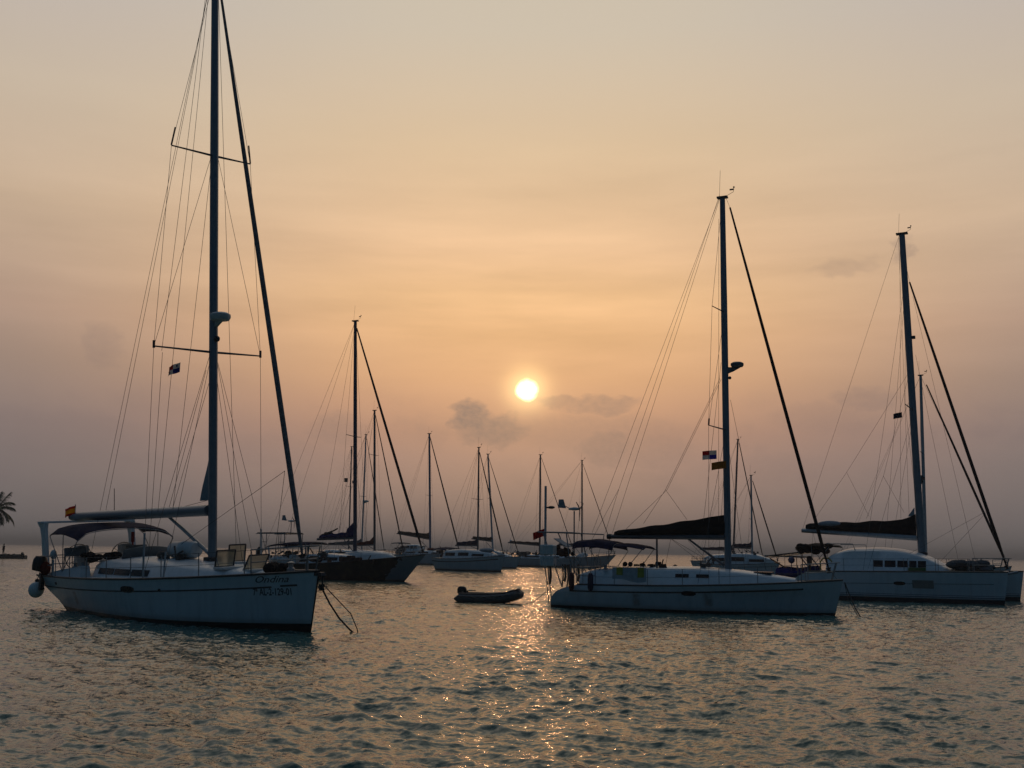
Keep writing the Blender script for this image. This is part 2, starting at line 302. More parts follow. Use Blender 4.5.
# ------------------------------------------------------------------ water
def build_water():
    rs = [3.0]
    while rs[-1] < 7000:
        r_ = rs[-1]
        rs.append(r_ + max(0.036, r_/450 if r_ < 100 else (r_-100)*0.012+0.22))
    rs = np.array(rs)
    th = np.concatenate([np.arange(-42, 42.001, 0.090), np.arange(44, 317.9, 3.0)]); th = np.radians(th)
    nr, nt_ = len(rs), len(th)
    Rg, T = np.meshgrid(rs, th, indexing='ij'); x = (Rg*np.sin(T)).astype(np.float32); y = (Rg*np.cos(T)).astype(np.float32)
    dr = np.gradient(rs)[:, None]; dl = np.maximum(dr, 0.0)
    coarse = (np.abs(np.where(T > math.pi, T-2*math.pi, T)) < R(42.1))
    rng = np.random.default_rng(11); K = 150
    lam = np.exp(rng.uniform(math.log(0.17), math.log(4.2), K)); kk = 2*math.pi/lam
    d0 = R(232); dirs = d0 + rng.normal(0, R(42), K); ph = rng.uniform(0, 2*math.pi, K)
    slope = 0.033*np.where(lam < 0.55, 1.0, (0.55/lam)**1.0)*np.where(lam < 0.3, 0.8, 1.0)
    z = np.zeros_like(x); ox = np.zeros_like(x); oy = np.zeros_like(x)
    for i in range(K):
        w = np.clip((lam[i]/np.maximum(dl, 0.03)-2.5)/3.0, 0, 1).astype(np.float32)
        rows = np.where(w[:, 0] > 0)[0]
        if len(rows) == 0: continue
        n = rows[-1]+1; a = slope[i]/kk[i]; cx, sy = math.cos(dirs[i]), math.sin(dirs[i])
        p = (kk[i]*(x[:n]*cx+y[:n]*sy)+ph[i]).astype(np.float32); wa = w[:n]*a*coarse[:n]
        c_, s_ = np.cos(p), np.sin(p); z[:n] += wa*c_; ox[:n] -= wa*0.9*s_*cx; oy[:n] -= wa*0.9*s_*sy
    # gusts: patches of rougher and smoother water
    g = 0.9+0.35*np.sin(x*0.21+1.0)*np.sin(y*0.13+0.4)+0.15*np.sin(x*0.47-y*0.29)
    z *= g; P = np.stack([x+ox, y+oy, z], -1).reshape(-1, 3)
    idx = np.arange(nr*nt_).reshape(nr, nt_); a = idx[:-1]; b = idx[1:]
    q = np.stack([a, np.roll(a, -1, 1), np.roll(b, -1, 1), b], -1).reshape(-1, 4)
    P = np.vstack([P, [[0, 0, 0]]]); cidx = len(P)-1
    tri = np.stack([np.full(nt_, cidx), np.roll(idx[0], -1), idx[0]], -1)
    me = bpy.data.meshes.new('sea'); me.vertices.add(len(P)); me.vertices.foreach_set('co', P.astype(np.float32).ravel())
    loops = np.concatenate([q.ravel(), tri.ravel()]); me.loops.add(len(loops)); me.loops.foreach_set('vertex_index', loops.astype(np.int32))
    ls = np.concatenate([np.arange(len(q))*4, len(q)*4+np.arange(len(tri))*3]); me.polygons.add(len(ls)); me.polygons.foreach_set('loop_start', ls.astype(np.int32))
    me.polygons.foreach_set('use_smooth', np.ones(len(ls), bool)); me.update(calc_edges=True)
    o = bpy.data.objects.new('sea', me); COL.objects.link(o); o['kind'] = 'structure'
    m = bpy.data.materials.new('sea water'); m.use_nodes = True; t = NT(m.node_tree); bs = t.n['Principled BSDF']
    geo = t.new('ShaderNodeNewGeometry'); ln = t.new('ShaderNodeVectorMath', operation='LENGTH'); t.l.new(geo.outputs['Position'], ln.inputs[0]); D = ln.outputs['Value']
    mp_ = t.new('ShaderNodeMapping'); t.l.new(geo.outputs['Position'], mp_.inputs[0]); mp_.inputs['Rotation'].default_value = (0, 0, R(25)); mp_.inputs['Scale'].default_value = (1.0, 1.7, 1.0)
    def slopes(scale, det, amp):
        n = t.noise(mp_.outputs[0], scale, det, 0.6); v = t.new('ShaderNodeVectorMath', operation='SUBTRACT'); t.l.new(n.outputs['Color'], v.inputs[0]); v.inputs[1].default_value = (0.5, 0.5, 0.5)
        w = t.new('ShaderNodeVectorMath', operation='SCALE'); t.l.new(v.outputs[0], w.inputs[0]); t.put(w.inputs['Scale'], amp); return w.outputs[0]
    gp_ = t.noise(geo.outputs['Position'], 0.09, 3, 0.55); gust = t.smooth(gp_.outputs[0], 0.32, 0.68, 0.55, 1.35)
    s1 = slopes(9.0, 3, t.math('MULTIPLY', gust, t.smooth(D, 8, 70, 1.25, 1.1))); s2 = slopes(2.2, 3, t.smooth(D, 18, 120, 0.25, 1.0))
    sm = t.new('ShaderNodeVectorMath', operation='ADD'); t.l.new(s1, sm.inputs[0]); t.l.new(s2, sm.inputs[1])
    fl = t.new('ShaderNodeVectorMath', operation='MULTIPLY'); t.l.new(sm.outputs[0], fl.inputs[0]); fl.inputs[1].default_value = (1, 1, 0)
    ad_ = t.new('ShaderNodeVectorMath', operation='ADD'); t.l.new(geo.outputs['Normal'], ad_.inputs[0]); t.l.new(fl.outputs[0], ad_.inputs[1])
    nm = t.new('ShaderNodeVectorMath', operation='NORMALIZE'); t.l.new(ad_.outputs[0], nm.inputs[0]); t.l.new(nm.outputs[0], bs.inputs['Normal'])
    bs.inputs['Base Color'].default_value = (0.048, 0.118, 0.094, 1); bs.inputs['IOR'].default_value = 1.40
    t.l.new(t.smooth(D, 10, 200, 0.06, 0.16), bs.inputs['Roughness'])
    me.materials.append(m); return o
build_water()

# ------------------------------------------------------------------ hull, cabin and rig builders
class Hull:
    """xs / xb: stem and stern profiles as lists of (z, x); fb: three freeboards; half-breadth hb"""
    def __init__(s, stern, bow, fb, hb, tw=0.78, tm=0.42, draft=0.55, y0=0.0, full=2.3, wlr=0.86):
        s.stern, s.bow, s.fb3, s.hb, s.tw, s.tm, s.draft, s.y0, s.full, s.wlr = stern, bow, fb, hb, tw, tm, draft, y0, full, wlr
    def fb(s, t): a, m_, b = s.fb3; return a*(1-t)*(1-2*t)+4*m_*t*(1-t)+b*t*(2*t-1)
    def xst(s, z): return float(np.interp(z, [p[0] for p in s.stern], [p[1] for p in s.stern]))
    def xbw(s, z): return float(np.interp(z, [p[0] for p in s.bow], [p[1] for p in s.bow]))
    def B(s, t):
        if t < s.tm: f = s.tw+(1-s.tw)*math.sin(math.pi/2*t/s.tm)
        else: f = max(0.0, 1-((t-s.tm)/(1-s.tm))**s.full)
        return s.hb*max(f, 0.012)
    def hy(s, t, z):
        fb = s.fb(t); w = s.wlr-0.10*max(0, (t-0.6)/0.4)
        if z >= 0: g = w+(1-w)*(min(z/fb, 1.05))**0.7
        else: g = w*math.sqrt(max(0, 1-(z/s.draft)**2))
        return s.B(t)*g
    def x(s, t, z): a = s.xst(z); return a+(s.xbw(z)-a)*t
    def t_at(s, x, z): a, b = s.xst(z), s.xbw(z); return min(1, max(0, (x-a)/(b-a)))
    def side(s, x, z, sg=-1, off=0.0): t = s.t_at(x, z); return Vector((x, s.y0+sg*(s.hy(t, z)+off), z))
    def deck_z(s, x):
        t = 0.5
        for _ in range(6): t = s.t_at(x, s.fb(t))
        return s.fb(t)
    def deck_w(s, x): z = s.deck_z(x); return s.hy(s.t_at(x, z), z)
    def build(s, root, hm, deckm=None, rail=DARKTRIM):
        nt_, nz = 44, 14; rings = []
        lv = [-1+0.2*i for i in range(5)]+[0.111*i for i in range(10)]
        for i in range(nt_+1):
            t = i/nt_; fb = s.fb(t); pts = []
            zs = [v*s.draft if v < 0 else min(v, 1)*fb for v in lv]; zs[-1] = fb
            for z in reversed(zs): pts.append((s.x(t, z), s.y0+s.hy(t, z), z))
            for z in zs[1:]: pts.append((s.x(t, z), s.y0-s.hy(t, z), z))
            rings.append(pts)
        mb = MB(); n = len(rings[0])
        mb.loft(rings, cap=False, closed=False)
        half = n//2
        for i in range(half): mb.f.append((i, i+1, n-2-i, n-1-i) if i+1 < n-2-i else (i, i+1, n-1-i)); mb.m.append(0)
        mb.build('hull', hm, root)
        d = MB(); rr = []
        for i in range(nt_+1):
            t = i/nt_; fb = s.fb(t); w = s.hy(t, fb); rr.append([(s.x(t, fb), s.y0+w*q*0.985, fb-0.03+0.07*(1-q*q)*min(1, w)) for q in (-1, -.7, -.35, 0, .35, .7, 1)])
        d.loft(rr, cap=False, closed=False); d.build('deck', deckm or DECK, root)
        for sg in (-1, 1):
            pts = []
            for i in range(nt_+1):
                t = i/nt_; fb = s.fb(t); pts.append((s.x(t, fb), s.y0+sg*(s.hy(t, fb)-0.004), fb+0.012))
            MB().tube(pts, 0.030, seg=6).build('toe_rail', rail, root)
    def stripe(s, root, x0, x1, drop, h, m, name='cove_stripe', sg=-1):
        N = 30; g = []
        for i in range(N+1):
            x = x0+(x1-x0)*i/N; zt = s.deck_z(x)-drop; g.append([s.side(x, zt, sg, 0.006), s.side(x, zt-h, sg, 0.006)])
        return MB().sheet(g, 0.006).build(name, m, root)
    def plate(s, root, x0, x1, z0, z1, m, name, sg=-1, t=0.02, r=0.3):
        """rounded plate lying on the topside (a portlight or window)"""
        N = 6; g = []
        for i in range(N+1):
            u = i/N; e = min(u, 1-u); sh = (1-(1-min(1, e/r*1.0))**2)**0.5 if r > 0 else 1
            zc, hz = (z0+z1)/2, (z1-z0)/2*max(0.45, sh); x = x0+(x1-x0)*u
            g.append([s.side(x, zc+hz, sg, 0.004), s.side(x, zc-hz, sg, 0.004)])
        return MB().sheet(g, t).build(name, m, root)

class Cabin:
    def __init__(s, hull, st, inset=0.06, y0=0.0): s.h, s.st, s.inset, s.y0 = hull, st, inset, y0
    def at(s, x): xs = [p[0] for p in s.st]; return float(np.interp(x, xs, [p[1] for p in s.st])), float(np.interp(x, xs, [p[2] for p in s.st]))
    def side(s, x, z, sg=-1, off=0.0):
        w, zt = s.at(x); zb = s.h.deck_z(x)-0.05; f = max(0, min(1, (z-zb)/max(0.05, zt-0.10-zb))); return Vector((x, s.y0+sg*(w*(1-0.13*f)+off), z))
    def build(s, root, m, name='coachroof', crown=0.06):
        xs = np.linspace(s.st[0][0], s.st[-1][0], 26); rings = []
        for x in xs:
            w, zt = s.at(x); zb = min(s.h.deck_z(x)-0.05, zt-0.06); e = min(0.10, (zt-zb)*0.4); y = s.y0
            rings.append([(x, y-w, zb), (x, y-w*.87, zt-e), (x, y-w*.80, zt-e*.35), (x, y-w*.68, zt), (x, y-w*.3, zt+crown*.8), (x, y, zt+crown), (x, y+w*.3, zt+crown*.8), (x, y+w*.68, zt), (x, y+w*.80, zt-e*.35), (x, y+w*.87, zt-e), (x, y+w, zb)])
        return MB().loft(rings).build(name, m, root, sharp=50)
    def window(s, root, x0, x1, z0, z1, m=GLASS, sg=-1, slant=0.0):
        g = []
        for i in range(5):
            u = i/4; x = x0+(x1-x0)*u; g.append([s.side(x+slant, z1, sg, 0.008), s.side(x, z0, sg, 0.008)])
        return MB().sheet(g, 0.014).build('window', m, root)

def lerp3(a, b, f): return tuple(a[i]+(b[i]-a[i])*f for i in range(3))
def mast_part(root, x0, z0, x1, z1, r, m, taper=0.8, ry=0.66, y0=0.0, y1=0.0):
    o = MB().tube([(x0, y0, z0), (x0+(x1-x0)*.7, y0+(y1-y0)*.7, z0+(z1-z0)*.7), (x1, y1, z1)], [r, r*.97, r*taper], seg=14, ry=ry).build('mast', m, root)
    hd = MB().box((x1, y1, z1+0.03), (r*3.2, r*1.6, 0.07)); hd.tube([(x1-r*.9, y1, z1+.05), (x1-r*.5, y1, z1+1.1)], 0.006, 5); hd.tube([(x1, y1, z1), (x1+.42, y1, z1+.20)], 0.008, 5)
    hd.tube([(x1+.42, y1, z1+.20), (x1+.44, y1, z1+.36)], 0.008, 5); hd.ball((x1+.44, y1, z1+.38), .035); hd.box((x1+.36, y1, z1+.30), (.16, .01, .06)); hd.build('masthead_fittings', DARKTRIM, root)
    return o
def spreaders(root, mx, z, half, sweep, m, y0=0.0, lift=0.06, r=0.035):
    for sg in (-1, 1):
        MB().tube([(mx, y0, z), (mx-sweep, y0+sg*half, z+lift)], [r, r*.6], seg=8).build('spreader', m, root)
def sail_cover(root, xa, xf, za, zf, ha, hf, w, m, y0=0.0, neck=0.0, ya=None, name='sail_cover', lump=0.03):
    """stowed mainsail under its cover, from boom end (xa) to mast (xf)"""
    N = 26; rings = []; ya = y0 if ya is None else ya
    for i in range(N+1):
        f = i/N; x = xa+(xf-xa)*f; zb = za+(zf-za)*f; h = ha+(hf-ha)*f**1.15+lump*math.sin(f*23)*math.sin(math.pi*f); ww = w*(0.55+0.45*math.sin(math.pi*min(1, f*1.2+.1)))
        if neck and f > 0.86: h += neck*((f-.86)/.14)**1.6; 
        if i in (0,): h *= .75; ww *= .6
        yy = ya+(y0-ya)*f
        rings.append([(x, yy+ww*.75*math.cos(t)*(1 if math.sin(t) < 0.2 else .55), zb+h*(0.5+0.5*math.sin(t))) for t in [2*math.pi*j/14 for j in range(14)]])
    return MB().loft(rings).build(name, m, root, sharp=60)
def furled_jib(root, top, bot, r, m, name='furled_jib', drum=True):
    top, bot = Vector(top), Vector(bot); n = 14; pts = []; rs = []
    for i in range(n+1):
        f = i/n; pts.append(top.lerp(bot, f)); rs.append(r*(0.42+0.75*math.sin(math.pi*min(1, (f*.62+.05)))**.8) if f < .97 else r*.5)
    o = MB().tube(pts, rs, seg=9).build(name, m, root)
    if drum:
        d = (bot-top).normalized(); MB().lathe([(.02, 0), (.10, .0), (.10, .03), (.06, .05), (.06, .12), (.10, .14), (.10, .17), (.02, .19)], bot, d, 14).build('furling_drum', DARKTRIM, root)
    return o
def rails(root, hull, xa, xb, n, h, y_in=0.06, r=0.013, sides=(-1, 1)):
    for sg in sides:
        P = []
        for i in range(n):
            x = xa+(xb-xa)*i/(n-1); z = hull.deck_z(x); y = hull.y0+sg*(hull.deck_w(x)-y_in); MB().tube([(x, y, z-.02), (x, y, z+h)], r, 6).build('stanchion', STEEL, root); P.append((x, y, z))
        for f in (1.0, .52):
            MB().tube([(p[0], p[1], p[2]+h*f-.01) for p in P], r*.45, 5).build('lifeline', WIREM, root)
def pulpit(root, hull, xe, xa, h, r=0.016, name='pulpit'):
    """bow rail from xa to the stem at xe"""
    za = hull.deck_z(xa); w = hull.deck_w(xa)-.05; ze = hull.deck_z(xe); mb = MB(); y0 = hull.y0
    mb.tube([(xa, y0-w, za+h), ((xa+xe)/2, y0-w*.66, (za+ze)/2+h), (xe-.05, y0-.16, ze+h), (xe+.05, y0, ze+h), (xe-.05, y0+.16, ze+h), ((xa+xe)/2, y0+w*.66, (za+ze)/2+h), (xa, y0+w, za+h)], r, 7)
    for sg in (-1, 1):
        mb.tube([(xa, y0+sg*w, za), (xa, y0+sg*w, za+h)], r, 7); mb.tube([(xe-.25, y0+sg*.14, ze), (xe-.08, y0+sg*.16, ze+h)], r, 7)
        mb.tube([(xa, y0+sg*w, za+h*.5), (xe-.16, y0+sg*.15, ze+h*.5)], r*.8, 6)
    return mb.build(name, STEEL, root)
def pushpit(root, hull, xe, xf, h, r=0.016):
    mb = MB(); z = hull.deck_z(xe); zf = hull.deck_z(xf); w = hull.deck_w(xe)-.06; wf = hull.deck_w(xf)-.06; y0 = hull.y0
    for f in (1, .55):
        mb.tube([(xf, y0-wf, zf+h*f), (xe+.1, y0-w, z+h*f), (xe, y0-w+.12, z+h*f), (xe, y0+w-.12, z+h*f), (xe+.1, y0+w, z+h*f), (xf, y0+wf, zf+h*f)], r, 7)
    for x, yy, zz in ((xf, -wf, zf), (xe+.1, -w, z), (xe, -w*.35, z), (xe, w*.35, z), (xe+.1, w, z), (xf, wf, zf)): mb.tube([(x, y0+yy, zz), (x, y0+yy, zz+h)], r, 7)
    return mb.build('pushpit', STEEL, root)
def winch(root, x, y, z, s=1.0):
    return MB().lathe([(.085*s, 0), (.085*s, .03*s), (.055*s, .06*s), (.05*s, .11*s), (.07*s, .14*s), (.03*s, .16*s)], (x, y, z), seg=12).build('winch', STEEL, root)
def wheel(root, x, y, z, r, name='steering_wheel'):
    mb = MB(); pts = [(x, y+r*math.cos(t), z+r*math.sin(t)) for t in [2*math.pi*i/20 for i in range(21)]]; mb.tube(pts, .016, 6)
    for i in range(5):
        t = 2*math.pi*i/5; mb.tube([(x, y, z), (x, y+r*math.cos(t), z+r*math.sin(t))], .009, 5)
    return mb.build(name, STEEL, root)
def bimini(root, xa, xf, half, zc, ze, m, slope=0.0, droop=0.12, legs=True, zdeck=1.2, valance=0.0):
    g = []; nx, ny = 10, 12
    for i in range(nx+1):
        f = i/nx; x = xa+(xf-xa)*f; row = []
        sagx = -droop*(0.5-0.5*math.cos(4*math.pi*f))*0.35
        for j in range(ny+1):
            q = -1+2*j/ny; row.append((x, half*q, ze+(zc-ze)*math.sqrt(max(0, 1-abs(q)**2.6))+sagx*(1-q*q*.5)+slope*(f-.5)-(0.10*abs(2*f-1)**3)))
        g.append(row)
    c = MB().sheet(g, .016).build('bimini', m, root)
    if legs:
        for x, xb in ((xa, (xa+xf)/2), ((xa+xf)/2, (xa+xf)/2), (xf, (xa+xf)/2)):
            f = (x-xa)/(xf-xa); i = round(f*nx); pts = [Vector(p)-Vector((0, 0, .03)) for p in g[i]]
            MB().tube([(xb, -half, zdeck)]+pts+[(xb, half, zdeck)], .014, 6).build('bimini_frame', STEEL, root)
    return c
def radar(root, x, z, r=0.3, name='radar_dome', m=PLAST, y=0.0):
    mb = MB().lathe([(.05, -.10*r/.3), (r*.86, -.08*r/.3), (r, 0), (r*.97, .08*r/.3), (r*.7, .13*r/.3), (.02, .145*r/.3)], (x, y, z), seg=20)
    mb.prism([(x-r*1.5, y-.05, z-.06), (x+r*.4, y-.05, z-.10), (x-r*.6, y-.05, z-.22), (x-r*1.5, y-.05, z-.30)], (0, .1, 0)); return mb.build(name, m, root)
def wind_turbine(root, x, y, z0, z1, ang_=0.0, s=1.0):
    mb = MB().tube([(x, y, z0), (x, y, z1)], .028, 8); p = mb.build('turbine_pole', STEEL, root)
    d = Vector((math.cos(ang_), math.sin(ang_), 0)); n = Vector((-d.y, d.x, 0)); h = Vector((x, y, z1+.08))
    b = MB().tube([h-d*.22, h, h+d*.2], [.05*s, .085*s, .06*s], 10); b.build('turbine_body', PLAST, p)
    t = MB().tube([h-d*.15, h-d*.5*s+Vector((0, 0, .12))], .014, 6); a = h-d*.42*s
    t.prism([a+Vector((0, 0, .02)), a-d*.42*s+Vector((0, 0, .05)), a-d*.38*s+Vector((0, 0, .46*s)), a-d*.14*s+Vector((0, 0, .46*s))], n*.012); t.build('turbine_tail', SAIL, p)
    bl = MB()
    for i in range(3):
        t_ = 2*math.pi*i/3+.5; e = n*math.cos(t_)+Vector((0, 0, 1))*math.sin(t_); hub = h+d*.22; q = e.cross(d)
        bl.prism([hub+q*.03, hub+e*.25*s+q*.06*s, hub+e*.58*s+q*.015, hub+e*.58*s-q*.01, hub+e*.25*s-q*.02, hub-q*.03], d*.012)
    bl.build('turbine_blades', DARKTRIM, p); return p
def wavy(o, du, dv, nu, nv, amp, seedv=0.0):
    """grid of a hanging cloth: corner o, edges du (fly) and dv (hoist)"""
    o, du, dv = Vector(o), Vector(du), Vector(dv); n = du.cross(dv).normalized()
    return [[o+du*(i/nu)+dv*(j/nv)+n*amp*(i/nu)*math.sin(6.5*i/nu+1.3*j/nv+seedv)-Vector((0, 0, .10*amp*(i/nu)**2)) for j in range(nv+1)] for i in range(nu+1)]
def flag(name, label, o, du, dv, paint, mats, amp=0.05, seedv=0.0, group=None):
    """paint(u, v) gives the material index of the cell; each cell is a thin cloth cell of one sheet"""
    nu, nv = 12, 8; mb = MB().sheet(wavy((0, 0, 0), du, dv, nu, nv, amp, seedv), .006); k_ = 0
    for i in range(nu):
        for j in range(nv):
            c = paint((i+.5)/nu, (j+.5)/nv); mb.m[k_] = c; mb.m[k_+1] = c; k_ += 2
    ob = mb.build(name, mats, None, sharp=80); ob.location = o; return tag(ob, label, 'flag', group)
def place(root, p): return root.matrix_basis @ Vector(p)
def text_mesh(body, size, shear=0.0, space=1.0, bold=0.012):
    cu = bpy.data.curves.new('lettering', 'FONT'); cu.body = body; cu.size = size; cu.shear = shear; cu.space_character = space; cu.resolution_u = 3; cu.offset = bold if shear == 0 else 0.0
    ob = bpy.data.objects.new('lettering', cu); COL.objects.link(ob); dg = bpy.context.evaluated_depsgraph_get(); dg.update()
    me = bpy.data.meshes.new_from_object(ob.evaluated_get(dg)); vs_ = [tuple(v.co) for v in me.vertices]; fs = [tuple(p.vertices) for p in me.polygons]
    bpy.data.objects.remove(ob); bpy.data.meshes.remove(me); return vs_, fs
def hull_text(root, hull, body, x0, x1, z0, hgt, m, shear=0.0, sg=-1, slope=0.0):
    vs_, fs = text_mesh(body, 1.0, shear); xm = max(v[0] for v in vs_); xmin = min(v[0] for v in vs_); hm = max(v[1] for v in vs_); mb = MB()
    P = []
    for v in vs_:
        x = x0+(x1-x0)*(v[0]-xmin)/(xm-xmin); z = z0+hgt*v[1]/hm+slope*(x-x0); P.append(hull.side(x, z, sg, 0.006))
    mb.add(P, fs); o = mb.build('lettering', m, root); return o

def clutter(root, name, n, x0, x1, y0, y1, z0, z1, r0_, r1_, m, seed):
    rnd = random.Random(seed)
    for i in range(n):
        mb = MB(); c = (rnd.uniform(x0, x1), rnd.uniform(y0, y1), rnd.uniform(z0, z1)); q = rnd.uniform(r0_, r1_); kind = rnd.random()
        if kind < .35: mb.ball(c, q, sc=(rnd.uniform(.8, 1.8), 1, rnd.uniform(.6, 1.2)), n=6, seg=10)
        elif kind < .7: mb.box(c, (q*rnd.uniform(1.4, 2.8), q*1.6, q*rnd.uniform(1.2, 2.2)))
        else: mb.tube([c, (c[0]+q*rnd.uniform(-3, 3), c[1]+q, c[2]+q*rnd.uniform(.5, 2.5))], q*.25, 6)
        mb.build(name, m, root)


MONO = 'sailing yachts lying at anchor'
def stays(root, mx, my, pts, r=0.0065):
    for nm, p, q in pts: wire(nm, p, q, r, WIREM if nm not in ('halyard', 'sheet', 'lazy_jack', 'topping_lift') else ROPE, root)

# =============================================================== yacht with the in-mast furling sail, left
A = thing('sailing_yacht', 'large white sloop with navy bimini and open deck hatches, nearest on the left', 'sailing yacht', (-9.369, 30.518, 0), (R(3.3), 0, R(-46)), MONO)
hA = Hull([(-.6, -4.0), (0, -4.75), (.32, -5.15), (.7, -6.1), (1.12, -6.9)], [(-.6, 5.9), (0, 6.58), (1.45, 6.95)], (1.10, 1.19, 1.46), 2.05, tw=.80, tm=.42)
hA.build(A, hull_mat('white hull with black bottom', (0.66, 0.70, 0.72), 0.20, stains=[(-3.2, .35, .75)]))
hA.stripe(A, -6.3, 5.75, .30, .035, DARKTRIM); hA.stripe(A, 5.98, 6.4, .28, .04, DARKTRIM)
hA.plate(A, .30, .98, .86, 1.03, GLASS, 'portlight'); hA.plate(A, 2.1, 2.2, .93, 1.0, GLASS, 'vent', r=.3); hA.plate(A, -4.9, -4.7, .88, .96, DARKTRIM, 'vent')
hull_text(A, hA, 'Ondina', 5.35, 6.22, 1.19, .16, DARKTRIM, shear=.45, slope=.02)
hull_text(A, hA, '7\u00aa AL-2-129-01', 5.25, 6.24, .88, .17, DARKTRIM, slope=.012)
cA = Cabin(hA, [(-3.5, 1.25, 1.56), (-3.0, 1.32, 1.62), (-1, 1.36, 1.66), (1.2, 1.24, 1.60), (2.8, .98, 1.50), (4.3, .55, 1.40), (4.7, .3, 1.36)]); cA.build(A, WHITE)
for a, b in ((-2.95, -1.85), (-1.78, -.72), (-.65, .35)): cA.window(A, a, b, 1.23, 1.40)
for sg in (-1, 1):   # cockpit coamings
    MB().loft([[(x, sg*1.25, 1.02), (x, sg*1.62, 1.02), (x, sg*1.55, zt), (x, sg*1.30, zt)] for x, zt in ((-6.0, 1.20), (-5, 1.33), (-3.5, 1.46))]).build('cockpit_coaming', WHITE, A)
    winch(A, -4.3, sg*1.42, 1.38); winch(A, -3.7, sg*1.42, 1.43, .9)
for sg in (-1, 1):
    MB().box((-5.6, sg*.72, 1.62), (.30, .36, .82)).build('steering_pedestal', PLAST, A)
    wheel(A, -5.75, sg*.75, 1.65, .42)
    hs = MB().box((-5.35, sg*1.02, 1.84), (.10, .66, .27), rot=Matrix.Rotation(R(-14), 3, 'Y')); hs.tube([(-5.4, sg*1.35, 1.2), (-5.36, sg*1.35, 1.72)], .02); hs.tube([(-5.4, sg*.7, 1.2), (-5.36, sg*.7, 1.72)], .02); hs.build('helm_seat', mat('grey seat vinyl', (.22, .24, .25), .6), A)
MB().box((-4.6, 0, 1.3), (1.3, .55, .6)).build('cockpit_table', PLAST, A)
# arch over the stern
for sg in (-1, 1):
    lg = MB().loft([[(x-a, sg*1.46-.055, z), (x+a, sg*1.46-.055, z), (x+a, sg*1.46+.055, z), (x-a, sg*1.46+.055, z)] for x, z, a in ((-6.45, 1.08, .19), (-6.6, 1.5, .16), (-6.75, 2.3, .15), (-6.85, 2.62, .20), (-6.95, 2.78, .34))]); lg.build('arch_leg', WHITE, A)
MB().box((-6.95, 0, 2.80), (.34, 3.15, .07)).build('arch_beam', WHITE, A)
MB().tube([(-6.9, .9, 2.84), (-6.95, .9, 3.9)], .012, 6).build('whip_antenna', DARKTRIM, A)
MB().tube([(-5.6, -1.6, 1.1), (-5.6, -1.6, 1.62)], .03).ball((-5.6, -1.6, 1.78), .105, sc=(1, 1, 1.45)).build('satellite_dome', PLAST, A)
bimini(A, -6.05, -3.85, 1.56, 2.74, 2.40, NAVY, slope=-.16, zdeck=1.25)
pushpit(A, hA, -6.75, -5.3, .62)
rails(A, hA, -4.9, 5.0, 8, .62); pulpit(A, hA, 6.85, 5.2, .62)
# spray hood folded and windscreen at the companionway
MB().sheet([[(-2.5+.20*f, y, 1.64+.36*f-.08*(y/.75)**2*f) for y in np.linspace(-.75, .75, 9)] for f in (0, .5, 1)], .02).build('windscreen', mat('grey windscreen', (.16, .17, .17), .35), A)
nb = MB(); rnd = random.Random(3)
for i in range(13): nb.ball((-4.0+rnd.uniform(-.3, .9), rnd.uniform(-1.3, -.4), 1.66+rnd.uniform(-.02, .12)), rnd.uniform(.08, .17), sc=(1.6, 1, .7), n=6, seg=8)
nb.build('folded_spray_hood', BLACKC, A)
MB().tube([(-6.3, 1.3, 2.05), (-6.3, 1.3, 2.40)], .06).tube([(-6.3, 1.3, 1.5), (-6.3, 1.3, 2.05)], .03).build('danbuoy', REDP, A)
# raised hatches
def hatch(root, x, y, z, w, l, tilt, m=AMBER, frame=DARKTRIM, yaw=0):
    rot = Matrix.Rotation(R(yaw), 3, 'Z') @ Matrix.Rotation(R(-tilt), 3, 'Y'); o = Vector((x, y, z))
    def P(a, b, c=0): return o+rot @ Vector((a, b, c))
    fr = MB()
    for a, b in ((P(0, -w/2), P(l, -w/2)), (P(l, -w/2), P(l, w/2)), (P(l, w/2), P(0, w/2)), (P(0, w/2), P(0, -w/2))): fr.tube([a, b], .022, 6)
    f = fr.build('hatch', frame, root); MB().sheet([[P(.02+(l-.04)*i/3, -w/2+.02+(w-.04)*j/3) for j in range(4)] for i in range(4)], .012).build('hatch_pane', m, f)
    MB().tube([P(l*.6, -w/2), (x+l*.5, y-w/2, z)], .008, 5).build('hatch_stay', STEEL, f)
    MB().box((x+l/2, y, z-.03), (l+.06, w+.06, .06)).build('hatch_coaming', PLAST, f); return f
hatch(A, 2.30, .40, 1.60, .50, .46, 82); hatch(A, 3.12, -.42, 1.52, .54, .44, 76); hatch(A, 4.00, -.05, 1.46, .58, .46, 52)
# canisters stowed in front of the mast foot and dinghy roll
MB().lathe([(.05, -.62), (.20, -.60), (.24, -.5), (.24, -.1), (.255, -.08), (.255, .08), (.24, .1), (.24, .5), (.20, .60), (.05, .62)], (.35, -.15, 1.92), (1, .1, 0), 18).build('liferaft_canister', PLAST, A)
clutter(A, 'coiled_rope', 14, -.7, 1.25, -.75, .2, 1.70, 1.8, .06, .12, ROPE, 5)
